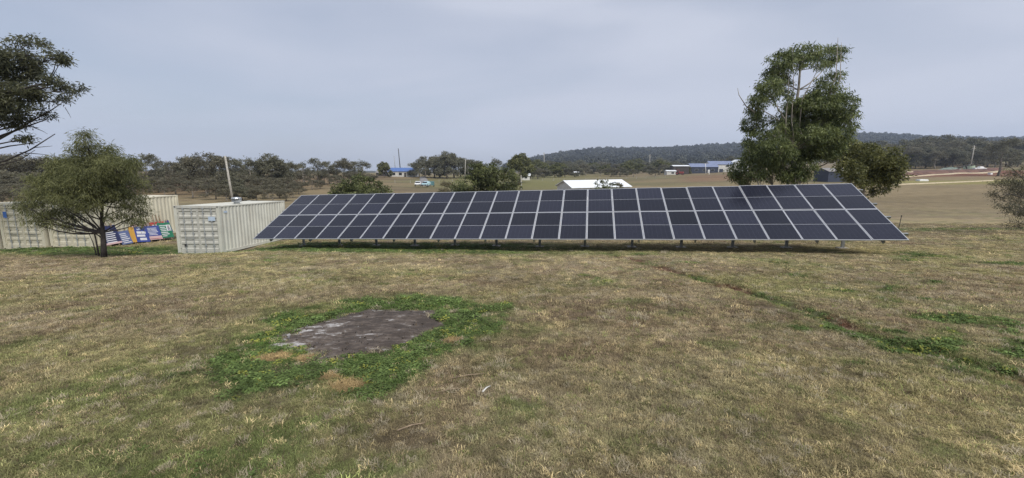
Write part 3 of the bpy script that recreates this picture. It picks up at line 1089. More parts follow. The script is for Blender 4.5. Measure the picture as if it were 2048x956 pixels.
# background gums: a few kinds, copied
def kind_gum(h, spread, nclu, lm, bark, leafscale, dens, top=0.72, seed=0, flat=0.5):
    """a tree of unit kind at the origin: returns root"""
    tp = [np.array([0, 0, -0.4])]
    x = y = 0.0
    for k in range(1, 6):
        x += RNG.uniform(-.05, .05) * h * 0.5
        y += RNG.uniform(-.05, .05) * h * 0.5
        tp.append(np.array([x, y, h * top * k / 5]))
    cl = []
    for k in range(nclu):
        a = k * 2.4 + RNG.uniform(-.4, .4)
        rr = spread * 0.5 * math.sqrt((k + .5) / nclu)
        zz = h * (0.90 - (0.58 if top > .65 else 0.66) * (rr / (spread * .5)) ** 1.2 * RNG.uniform(.3, 1.15))
        s = spread * RNG.uniform(.13, .21)
        cl.append((x + rr * math.cos(a), y + rr * math.sin(a), zz, s, s, s * flat * RNG.uniform(.8, 1.2), RNG.uniform(.6, 1.1)))
    return make_tree('eucalypt', (0, 0, 0), tp, h * 0.028, cl, dens, leafscale, bark, lm, 0.35, 0.16 * spread ** .5, 0.05, min_clumps=5, clump_leaves=16, shell=.7, twig_r=0.02)


KINDS = [kind_gum(8, 5.2, 16, 'leaf_gum', 'bark', (0.28, 0.13), 110, top=.7, flat=.75), kind_gum(8, 4.2, 14, 'leaf_gum', 'pale_bark', (0.27, 0.12), 130, top=.7, flat=.85),
         kind_gum(8, 5.8, 18, 'leaf_brown', 'bark', (0.30, 0.14), 100, top=.62, flat=.8), kind_gum(8, 5.4, 16, 'leaf_brown', 'pale_bark', (0.30, 0.14), 105, top=.5, flat=.85),
         kind_gum(8, 6.6, 24, 'leaf_gum', 'bark', (0.32, 0.15), 100, top=.5, flat=.85), kind_gum(8, 6.5, 22, 'leaf_low', 'bark', (0.38, 0.20), 130, top=.45, flat=.95)]
KIND_USED = [False] * len(KINDS)


def plant(kind, px, Y, top_py, label, group=None, name=None, widen=1.0, cat='tree'):
    g = gcol(px, Y)
    top = CAMZ + rise(top_py) * Y
    s = max(0.15, (top - g[2]) / 8.1)
    rz = RNG.uniform(0, 6.28)
    k = KINDS[kind]
    if not KIND_USED[kind]:
        KIND_USED[kind] = True
        k.location, k.rotation_euler = tuple(g), (0, 0, rz)
        k.scale = (s * widen, s * widen, s)
        o = tag(k, label, cat, group)
    else:
        o = copy_tree(k, g, rz, label, group, (s * widen, s * widen, s))
        o['category'] = cat
        if not group and 'group' in o:
            del o['group']
    return o


HILL = 'gums on the left hillside'
plant(0, 298, 82, 300, 'thin tall gum with open crown right of the wispy tree', HILL)
plant(3, 345, 88, 314, 'shorter gum between the thin tall gum and the broad one', HILL)
plant(2, 418, 78, 298, 'broadest tall gum on the left hillside, left of the leaning pole', HILL, widen=1.05)
plant(0, 466, 92, 307, 'gum whose crown stands just right of the leaning pole top', HILL)
plant(1, 506, 88, 307, 'narrow gum, second tree right of the leaning pole', HILL)
plant(4, 546, 90, 305, 'dark domed gum, third tree right of the leaning pole', HILL)
plant(1, 588, 96, 315, 'small feathery gum, fourth tree right of the leaning pole', HILL)
for (px, top, Y, k), od in zip([(322, 312, 96, 1), (372, 308, 94, 0), (392, 304, 86, 1), (442, 304, 88, 0), (486, 312, 98, 0), (526, 312, 96, 1), (568, 313, 98, 0), (608, 318, 112, 1), (660, 318, 128, 0), (712, 318, 132, 0)],
                               ['first', 'second', 'third', 'fourth', 'fifth', 'sixth', 'seventh', 'eighth', 'ninth', 'tenth']):
    plant(k, px, Y, top, od + ' from the left of the ten grey gums in the hillside\'s back row', 'back row gums on the left hillside')
plant(0, 637, 120, 311, 'pointed gum above the left end of the array', HILL)
plant(2, 690, 130, 312, 'broad flat topped gum left of the blue roofed house', HILL, widen=1.0)
plant(1, 727, 135, 315, 'open crowned gum nearest the blue roofed house on its left', HILL)
plant(5, 770, 205, 323, 'small round tree on the skyline over the blue roofed house', None)
RIDGE = 'gums on the ridge above the driveway'
for (px, top, Y, k), od in zip([(838, 318, 215, 4), (868, 312, 212, 4), (880, 306, 218, 2), (908, 306, 214, 4), (922, 312, 220, 2), (946, 318, 222, 4)], ['first', 'second', 'third', 'fourth', 'fifth', 'sixth']):
    plant(k, px, Y, top, od + ' from the left of the six rounded gums crowding behind the ridge gums', 'rounded gums behind the ridge gums', widen=1.25)
plant(0, 852, 200, 308, 'open gum just right of the blue roofed house', RIDGE)
plant(4, 893, 205, 301, 'tallest broad gum on the ridge right of the driveway', RIDGE)
plant(1, 936, 210, 314, 'narrow gum right of the tallest ridge gum', RIDGE)
plant(0, 957, 215, 319, 'low gum with sparse top over the dark bush', RIDGE)
plant(1, 990, 190, 311, 'feathery gum standing left of the round crowned ridge tree', RIDGE)
plant(5, 1039, 165, 306, 'round crowned green tree standing at the foot of the far hill', None)
for (px, top, Y, k), od in zip([(4, 300, 70, 2), (30, 303, 80, 0), (52, 300, 74, 2), (80, 308, 84, 3), (108, 306, 78, 2), (140, 312, 88, 0)], ['leftmost', 'second', 'third', 'fourth', 'fifth', 'sixth']):
    plant(k, px, Y, top, od + ' brownish gum in the row seen under the spreading gum at left', 'gums in the row behind the containers at far left')
for (px, top, Y, k), od in zip([(200, 308, 90, 3), (232, 306, 84, 2), (262, 312, 92, 3)], ['left', 'middle', 'right']):
    plant(k, px, Y, top, od + ' one of three brownish gums topping out behind the wispy tree', 'gums behind the wispy tree')
k_i = 0
for px, top, Y, k in [(272, 345, 76, 3), (318, 350, 80, 2), (365, 338, 84, 3), (400, 345, 92, 2), (440, 348, 86, 2), (468, 352, 80, 4), (492, 345, 84, 2), (520, 350, 78, 3), (548, 352, 84, 2), (576, 350, 90, 3),
                      (535, 365, 66, 3), (560, 362, 68, 2), (500, 366, 66, 2), (470, 362, 72, 4), (586, 368, 70, 3), (610, 340, 118, 3), (650, 342, 122, 2), (672, 346, 116, 3), (340, 330, 98, 2), (390, 328, 102, 3),
                      (480, 332, 100, 2), (525, 332, 104, 3), (570, 334, 106, 2), (610, 335, 128, 2), (660, 335, 132, 3), (705, 340, 128, 2), (20, 335, 66, 2), (60, 345, 64, 3), (100, 340, 68, 2), (30, 360, 58, 3), (-10, 350, 60, 2),
                      (330, 366, 70, 3), (298, 352, 84, 2), (255, 352, 70, 2), (285, 362, 64, 3), (310, 340, 90, 2), (352, 352, 74, 2), (385, 356, 66, 3), (415, 350, 74, 3), (432, 362, 64, 2), (455, 372, 60, 3), (485, 370, 62, 4), (515, 372, 60, 2),
                      (545, 374, 60, 3), (572, 374, 62, 2), (598, 360, 80, 2), (625, 356, 96, 3), (450, 340, 96, 3), (505, 342, 92, 2), (560, 344, 94, 4), (590, 340, 110, 2), (420, 334, 98, 2), (365, 346, 100, 2), (245, 335, 88, 3), (80, 362, 58, 2), (120, 358, 62, 3),
                      (50, 372, 54, 3), (5, 372, 54, 2), (680, 352, 110, 3), (640, 358, 100, 2), (720, 350, 118, 3), (740, 346, 130, 2)]:
    plant(k, px, Y, top, 'low brownish scrub tree filling in under the left hillside gums', 'low scrub on the left hillside', widen=1.5)
for px, top, Y, k in [(1068, 328, 330, 5), (1084, 333, 300, 5), (1100, 330, 340, 4), (1120, 334, 320, 5), (1142, 336, 360, 4), (1165, 334, 340, 2), (1188, 337, 380, 4), (1212, 338, 300, 5), (1236, 334, 420, 2), (1258, 330, 400, 5),
                      (1276, 336, 320, 5), (1300, 338, 300, 4), (1318, 329, 330, 5), (1290, 332, 420, 4), (1326, 335, 300, 3), (1240, 342, 260, 4), (1172, 342, 280, 3), (1130, 344, 260, 2), (1090, 345, 240, 4), (1200, 345, 270, 3), (1348, 330, 420, 4), (1060, 338, 230, 4), (1076, 343, 215, 2), (1110, 340, 250, 5), (1150, 340, 255, 4), (1185, 334, 400, 5), (1222, 342, 245, 2), (1252, 338, 290, 5), (1266, 345, 235, 3), (1310, 346, 240, 2), (1335, 340, 270, 4), (1136, 330, 440, 4), (1205, 330, 460, 2), (1160, 328, 480, 4), (1270, 326, 500, 5), (1320, 324, 480, 4)]:
    plant(k, px, Y, top - 9, 'scattered tree on the flat at the foot of the far hill', 'trees on the flat below the far hill', widen=1.7)
for (px, top, Y, k), od in zip([(1374, 331, 262, 5), (1404, 324, 300, 4), (1440, 318, 330, 4), (1460, 311, 340, 4), (1476, 314, 310, 5)],
                               ['right beside the white roofed shed', 'behind the wide dark blue house', 'behind the house with white upper wall', 'left of the white gabled house', 'hard against the tall gum\'s left edge']):
    plant(k, px, Y, top, 'dark green garden tree ' + od, 'garden trees among the houses')
for i, (px, top, Y, k) in enumerate([(1752, 280, 330, 4), (1775, 283, 300, 2), (1800, 278, 320, 4), (1822, 285, 290, 2), (1842, 272, 330, 4), (1862, 276, 310, 2), (1880, 268, 330, 4), (1897, 274, 290, 3), (1915, 270, 330, 2), (1932, 274, 300, 4),
                                      (1950, 272, 330, 2), (1968, 276, 300, 3), (1985, 278, 330, 2), (2002, 274, 310, 3), (2020, 280, 330, 2), (2040, 272, 320, 2), (1812, 290, 270, 2), (1850, 290, 275, 4), (1890, 288, 270, 2), (1930, 290, 275, 4), (1975, 290, 275, 2),
                                      (2010, 294, 280, 4), (1785, 292, 280, 4), (2060, 276, 300, 2), (1870, 296, 262, 3), (1905, 294, 265, 4), (1950, 296, 268, 2), (1990, 298, 272, 3), (1765, 296, 275, 2), (1830, 298, 268, 4), (2034, 296, 276, 2)]):
    plant(k, px, Y, top, 'tree of the dark wood beyond the red soil bank', 'trees of the dark wood on the right', widen=1.25)
plant(0, 1995, 180, 268, 'flat topped gum rising above the dark wood near the right edge', None)


# ------------------------------------------------------------------ geometry node scatter
def scatter_object(name, pts, rot, scl, idx, col, sources, label, mat_kind='stuff'):
    me = bpy.data.meshes.new(name)
    me.from_pydata(np.asarray(pts, np.float32), [], [])
    point_attr(me, 'rot', rot, 'FLOAT_VECTOR')
    point_attr(me, 'scl', scl, 'FLOAT_VECTOR')
    point_attr(me, 'idx', idx, 'INT')
    point_attr(me, 'tcol', col, 'FLOAT_COLOR')
    o = from_mesh(name, me)
    coll = bpy.data.collections.new(name + '_kinds')
    for s in sources:
        coll.objects.link(s)
    ng = bpy.data.node_groups.new(name + '_scatter', 'GeometryNodeTree')
    ng.interface.new_socket('Geometry', in_out='INPUT', socket_type='NodeSocketGeometry')
    ng.interface.new_socket('Geometry', in_out='OUTPUT', socket_type='NodeSocketGeometry')
    n, l = ng.nodes, ng.links
    gi, go = n.new('NodeGroupInput'), n.new('NodeGroupOutput')
    ci = n.new('GeometryNodeCollectionInfo')
    ci.inputs['Collection'].default_value = coll
    ci.inputs['Separate Children'].default_value = True
    ci.inputs['Reset Children'].default_value = True
    ip = n.new('GeometryNodeInstanceOnPoints')
    ip.inputs['Pick Instance'].default_value = True
    for a, typ, sock in (('rot', 'FLOAT_VECTOR', 'Rotation'), ('scl', 'FLOAT_VECTOR', 'Scale'), ('idx', 'INT', 'Instance Index')):
        na = n.new('GeometryNodeInputNamedAttribute')
        na.data_type = typ
        na.inputs['Name'].default_value = a
        l.new(next(s for s in na.outputs if s.enabled and s.name == 'Attribute'), ip.inputs[sock])
    l.new(gi.outputs[0], ip.inputs['Points'])
    l.new(ci.outputs[0], ip.inputs['Instance'])
    l.new(ip.outputs['Instances'], go.inputs[0])
    md = o.modifiers.new('scatter', 'NODES')
    md.node_group = ng
    tag(o, label, kind='stuff')
    return o


def src(name, me):
    return bpy.data.objects.new(name, me)


def tuft_mesh(name, nb, hmin, hmax, spread, width, lean, droop=0.5):
    v, f = [], []
    for k in range(nb):
        a, r = RNG.uniform(0, 6.28), spread * math.sqrt(RNG.random())
        bx, by = r * math.cos(a), r * math.sin(a)
        L = RNG.uniform(hmin, hmax)
        az = RNG.uniform(0, 6.28)
        ln = abs(RNG.normal()) * lean + .15
        d = np.array([math.cos(az) * ln, math.sin(az) * ln, 1.0])
        d /= np.linalg.norm(d)
        w = width * RNG.uniform(.6, 1.3)
        wa = az + 1.57 + RNG.normal() * .4
        wx, wy = math.cos(wa) * w / 2, math.sin(wa) * w / 2
        b_ = np.array([bx, by, 0.0])
        mid = b_ + d * L * .55
        d2 = d + np.array([math.cos(az) * .5, math.sin(az) * .5, -droop * RNG.random()])
        tip = mid + d2 / np.linalg.norm(d2) * L * .5
        tip[2] = max(tip[2], .003)
        o = len(v)
        v += [(bx - wx, by - wy, -.01), (bx + wx, by + wy, -.01), (mid[0] + wx * .8, mid[1] + wy * .8, mid[2]), (mid[0] - wx * .8, mid[1] - wy * .8, mid[2]), tip]
        f += [(o, o + 1, o + 2, o + 3), (o + 3, o + 2, o + 4)]
    me = bpy.data.meshes.new(name)
    me.from_pydata(v, [], f)
    me.materials.append(M['blade'])
    return me


def clover_mesh(name, nl, spread, h, s):
    v, f = [], []
    for k in range(nl):
        a, r = RNG.uniform(0, 6.28), spread * math.sqrt(RNG.random())
        c = np.array([r * math.cos(a), r * math.sin(a), h * RNG.uniform(.35, 1.0)])
        up = np.array([RNG.normal() * .35, RNG.normal() * .35, 1.0])
        up /= np.linalg.norm(up)
        e1 = np.cross(up, [math.cos(a), math.sin(a), 0.1])
        e1 /= np.linalg.norm(e1)
        e2 = np.cross(up, e1)
        ss = s * RNG.uniform(.6, 1.3)
        o = len(v)
        for q in range(5):
            t = q * 2 * math.pi / 5
            v.append(tuple(c + (e1 * math.cos(t) + e2 * math.sin(t)) * ss))
        f.append((o, o + 1, o + 2, o + 3, o + 4))
    me = bpy.data.meshes.new(name)
    me.from_pydata(v, [], f)
    me.materials.append(M['blade'])
    return me


def scatter_turf():
    X, Y = [], []
    scale = []
    for y0, y1, den, sc in [(1.3, 3.2, 1500, 0.95), (3.2, 6, 900, 1.15), (6, 11, 340, 1.6), (11, 20, 110, 2.5), (20, 42, 20, 4.2)]:
        area_n = int(den * 1.42 * (y1 * y1 - y0 * y0))
        yy = np.sqrt(RNG.uniform(y0 * y0, y1 * y1, area_n))
        X.append(RNG.uniform(-1.42, 1.42, area_n) * yy)
        Y.append(yy)
        scale.append(np.full(area_n, sc))
    x, y, sc = np.concatenate(X), np.concatenate(Y), np.concatenate(scale)
    g, so, ash, red, st = fields(x, y)
    td = trench_dist(x, y)
    n1 = fbm(x, y, 1.1, 101, 3)
    keep = RNG.random(len(x)) < np.clip(1.05 - 0.72 * so - 1.02 * ash - 0.8 * red, 0.04, 1) * np.clip(0.25 + 1.3 * n1, 0, 1)
    # under the containers nothing grows
    keep &= ~((x > -18.2) & (x < -14.9) & (y > 21.4) & (y < 28))
    keep &= ~((x < -22.8) & (y > 22.3) & (y < 29))
    x, y, sc, g, st, ash = x[keep], y[keep], sc[keep], g[keep], st[keep], ash[keep]
    n = len(x)
    z = hgt(x, y)
    col = turf_colour(x, y)
    # a sward is never one colour: mix single dry, brown and green tufts
    r1 = RNG.random(n)
    col = np.where((r1 < .10)[:, None], np.array([0.34, 0.275, 0.150]), col)
    col = np.where(((r1 > .10) & (r1 < .17))[:, None], np.array([0.125, 0.096, 0.064]), col)
    col = np.where(((r1 > .17) & (r1 < .26))[:, None], np.array([0.120, 0.132, 0.046]), col)
    vary = np.exp(RNG.normal(size=n) * 0.30)
    col = col * vary[:, None] * 1.5
    silver = (RNG.random(n) < 0.028 * sstep(0.45, 0.62, fbm(x, y, 1.3, 141, 3))) | (RNG.random(n) < .006)
    col = np.where(silver[:, None], np.array([0.43, 0.37, 0.26]), col)
    rr = RNG.random(n)
    idx = (rr * 4).astype(int)
    idx = np.where(silver, 4, idx)
    cm = np.clip(sstep(0.62, 0.95, g) * 0.92 * (0.12 + 0.88 * sstep(0.36, 0.56, fbm(x, y, 3.2, 131, 3))), 0, 1)
    clover = RNG.random(n) < cm
    idx = np.where(clover, 5 + (RNG.random(n) * 2).astype(int), idx)
    cc = np.array([0.100, 0.142, 0.044]) * np.exp(RNG.normal(size=n) * .28)[:, None]
    yel = RNG.random(n) < 0.07
    cc = np.where(yel[:, None], np.array([0.26, 0.27, 0.06]), cc)
    col = np.where(clover[:, None], cc, col)
    tall = (~clover) & (RNG.random(n) < 0.012)
    idx = np.where(tall, 4, idx)
    idx = np.where(st > .5, 4, idx)
    col = np.where((st > .5)[:, None], np.array([0.36, 0.265, 0.13]) * vary[:, None], col)
    s = sc * np.exp(RNG.normal(size=n) * 0.22)
    s = np.where(clover, s * .78, s)
    hfac = np.where(y > 11, 0.38, 0.72) * np.clip(0.6 + 0.9 * fbm(x, y, 0.8, 111, 3), .5, 1.5)
    hfac = np.where(st > .5, .55, hfac)
    scl = np.stack([s, s, s * hfac], 1)
    rot = np.stack([RNG.normal(size=n) * .10, RNG.normal(size=n) * .10, RNG.uniform(0, 6.28, n)], 1)
    kinds = [tuft_mesh('tuft_a', 44, .012, .030, .048, .0030, 1.6), tuft_mesh('tuft_b', 40, .012, .038, .055, .0030, 2.4), tuft_mesh('tuft_c', 46, .010, .026, .055, .0034, 3.0), tuft_mesh('tuft_d', 34, .014, .042, .038, .0028, 1.3),
             tuft_mesh('tuft_e', 46, .03, .065, .045, .0032, 1.4), clover_mesh('clover_a', 30, .055, .038, .0085), clover_mesh('clover_b', 24, .06, .030, .011)]
    kinds = [src('grass_kind_%s' % c, m) for c, m in zip('abcdefg', kinds)]
    dryi = ~(clover)
    P = np.stack([x, y, z], 1)
    scatter_object('grass', P[dryi], rot[dryi], scl[dryi], idx[dryi], col[dryi], kinds[:5], 'short dry grass tufts in straw, brown and olive over the paddock')
    scatter_object('clover', P[clover], rot[clover], scl[clover], idx[clover] - 5, col[clover], kinds[5:], 'low green clover ringing the ash patch and in damp spots')
    return n


N_TURF = scatter_turf()


def clods():
    def rock(name):
        v = [np.array(p, float) for p in [(1, 0, 0), (-1, 0, 0), (0, 1, 0), (0, -1, 0), (0, 0, .8), (0, 0, -.6), (.6, .6, .4), (-.6, .5, .4), (-.5, -.6, .45), (.6, -.6, .3)]]
        v = [p * RNG.uniform(.7, 1.25) for p in v]
        f = [(0, 6, 4), (6, 2, 4), (2, 7, 4), (7, 1, 4), (1, 8, 4), (8, 3, 4), (3, 9, 4), (9, 0, 4), (0, 2, 6), (2, 1, 7), (1, 3, 8), (3, 0, 9), (0, 5, 2), (2, 5, 1), (1, 5, 3), (3, 5, 0)]
        me = bpy.data.meshes.new(name)
        me.from_pydata([tuple(p) for p in v], [], f)
        me.materials.append(M['blade'])
        return src(name, me)
    n = 1100
    x = ASH_C[0] + RNG.uniform(-1.5, 1.5, n) * ASH_R[0]
    y = ASH_C[1] + RNG.uniform(-1.5, 1.5, n) * ASH_R[1]
    ok = ash_d(x, y) < 1.02
    x, y = x[ok], y[ok]
    t = RNG.random(900) * (len(TRENCH) - 1.001)
    k = t.astype(int)
    p = TRENCH[k] + (TRENCH[k + 1] - TRENCH[k]) * (t - k)[:, None] + RNG.normal(size=(900, 2)) * .10
    na = len(x)
    x, y = np.concatenate([x, p[:, 0]]), np.concatenate([y, p[:, 1]])
    n = len(x)
    z = hgt(x, y) + np.where(np.arange(n) < na, 0.035, 0.0)
    s = RNG.gamma(1.6, .0038, n) + .003
    pal = np.array([[0.075, 0.062, 0.053], [0.12, 0.10, 0.085], [0.26, 0.25, 0.245], [0.16, 0.12, 0.08]])
    col = pal[RNG.choice(4, n, p=[.42, .30, .14, .14])]
    col = np.where((np.arange(n) >= na)[:, None], np.array([0.12, 0.055, 0.034]), col) * np.exp(RNG.normal(size=n) * .2)[:, None]
    rot = RNG.uniform(0, 6.28, (n, 3))
    scatter_object('soil_clods', np.stack([x, y, z], 1), rot, np.stack([s, s, s * .8], 1), (RNG.random(n) * 3).astype(int), col, [rock('clod_kind_%s' % q) for q in 'abc'], 'small clods of soil and ash on the fire scar and along the trench')


clods()


def far_crown(name, seed):
    """one small far tree: a ragged ball of leaf faces on a short stem"""
    n = 46
    u = rot_rand(n)
    c = u * np.array([.42, .42, .34]) * RNG.uniform(.55, 1.05, (n, 1)) + np.array([0, 0, .62])
    v, f = leaf_quads(c, rot_rand(n), np.full(n, .34), np.full(n, .26))
    sv = np.array([(-.03, 0, -.1), (.03, 0, -.1), (.02, 0, .6), (-.02, 0, .6)])
    f = np.concatenate([f, np.arange(4).reshape(1, 4) + len(v)])
    v = np.concatenate([v, sv])
    me = bpy.data.meshes.new(name)
    me.from_pydata(v, [], f)
    me.materials.append(M['far_leaf'])
    return src(name, me)


def far_forest():
    n = 15000
    s = RNG.uniform(-0.02, 1.5, n)
    y = np.exp(RNG.uniform(math.log(620), math.log(2050), n))
    x = s * y
    z = hgt(x, y)
    keep = RNG.random(n) < sstep(560, 1000, y) * (0.35 + 0.9 * fbm(x, y, 0.006, 121, 3)) * sstep(-0.02, 0.08, s) + 0.05
    x, y, z = x[keep], y[keep], z[keep]
    n = len(x)
    h = RNG.uniform(7, 14, n) * np.where(RNG.random(n) < .1, 1.35, 1)
    w = h * RNG.uniform(.8, 1.25, n)
    col = np.array([0.046, 0.048, 0.034]) * np.exp(RNG.normal(size=n) * .25)[:, None]
    rot = np.stack([np.zeros(n), np.zeros(n), RNG.uniform(0, 6.28, n)], 1)
    scatter_object('hill_forest', np.stack([x, y, z], 1), rot, np.stack([w, w, h], 1), (RNG.random(n) * 4).astype(int), col, [far_crown('far_tree_kind_%s' % k, k) for k in 'abcd'],
                   'grey green forest covering the far hill')


far_forest()

# ------------------------------------------------------------------ solar array
ARR_O = np.array([-12.74838213, 20.03603866, -3.84748313 + CAMZ])
ARR_U = np.array([1.13229794, -0.21909957, 0.0401591])
ARR_V = np.array([0.3688792, 1.88924541, 0.91177311])
PITCH_U, NCOL = 1.154, 24
uu = ARR_U / np.linalg.norm(ARR_U)
vv = ARR_V - uu * (ARR_V @ uu)
PITCH_V = 2.13
vv /= np.linalg.norm(vv)
nn = np.cross(uu, vv)


def arr(u, v, n=0.0):                       # metres along the row, up the slope, off the glass
    return ARR_O + uu * u + vv * v + nn * n


from mathutils import Matrix, Vector
ROT = Matrix(((uu[0], vv[0], nn[0]), (uu[1], vv[1], nn[1]), (uu[2], vv[2], nn[2]))).to_4x4()
a_base = gcol(1100, 19.0)
array = empty('solar_array', a_base, 0, 'long ground mounted solar array of two panel rows in the middle of the paddock', 'solar array')


def local(p):
    return np.array(p) - a_base


def solar():
    W, L, T, F = 1.138, 2.114, 0.035, 0.023
    fr = MB()
    for x0, x1, y0, y1 in [(0, W, 0, F), (0, W, L - F, L), (0, F, F, L - F), (W - F, W, F, L - F)]:
        fr.box(x0, x1, y0, y1, -T, 0)
    frame_me = fr.mesh('solar_panel')
    frame_me.materials.append(M['alu'])
    bs = MB()
    bs.box(F, W - F, F, L - F, -0.016, -0.009)
    bs_me = bs.mesh('backsheet')
    bs_me.materials.append(M['backsheet'])
    hc = MB()
    hc.box(F + .008, W - F - .008, 0, L / 2 - F - .010 - .009, -0.0085, -0.004)
    hc_me = hc.mesh('cell_field')
    hc_me.materials.append(M['cells'])
    for r in range(2):
        for c in range(NCOL):
            jz = RNG.normal() * 0.0025
            p = from_mesh('solar_panel', frame_me, array)
            loc = local(arr(c * PITCH_U + (PITCH_U - W) / 2, r * PITCH_V + (PITCH_V - L) / 2, jz))
            p.matrix_local = Matrix.Translation(Vector(loc)) @ ROT @ Matrix.Rotation(RNG.normal() * .003, 4, 'X') @ Matrix.Rotation(RNG.normal() * .003, 4, 'Y')
            from_mesh('backsheet', bs_me, p)
            for k in range(2):
                h = from_mesh('cell_field', hc_me, p)
                h.location = (0, F + .010 if k == 0 else L / 2 + .009, 0)
    # purlins along the row, two under each row of panels
    for v in (0.48, 1.62, 2.62, 3.76):
        m = MB()
        m.bar(local(arr(-0.12, v, -0.085)), local(arr(NCOL * PITCH_U + 0.22, v, -0.085)), 0.06, 0.09, nn)
        m.build('purlin', 'steel', array)
    post_v = 2.74
    for k in range(13):
        u = (0.72 + k * 1.89) * PITCH_U
        m = MB()
        m.bar(local(arr(u, 0.10, -0.19)), local(arr(u, 4.1, -0.19)), 0.05, 0.11, nn)
        m.build('rafter', 'steel', array)
        top = arr(u, post_v, -0.19)
        gz = H(top[0], top[1])
        # C section post: web and two flanges
        m = MB()
        b = np.array([top[0], top[1], gz - 0.3])
        e = np.array([uu[0], uu[1], 0])
        e /= np.linalg.norm(e)
        q = np.array([-e[1], e[0], 0])
        m.bar(local(b), local(top), 0.10, 0.010, q)
        m.bar(local(b + q * .03 + e * .053), local(top + q * .03 + e * .053), 0.008, 0.07, q)
        m.bar(local(b + q * .03 - e * .053), local(top + q * .03 - e * .053), 0.008, 0.07, q)
        p = m.build('post', 'steel', array)
        m = MB()
        f0 = np.array([top[0], top[1], gz])
        m.bar(local(f0 - e * .2 + [0, 0, .02]), local(f0 + e * .2 + [0, 0, .02]), 0.34, 0.07)
        m.build('footing', 'concrete', p)
        m = MB()
        m.bar(local(b * .35 + top * .65), local(arr(u, 1.1, -0.24)), 0.04, 0.04)
        m.build('brace', 'steel', array)


solar()


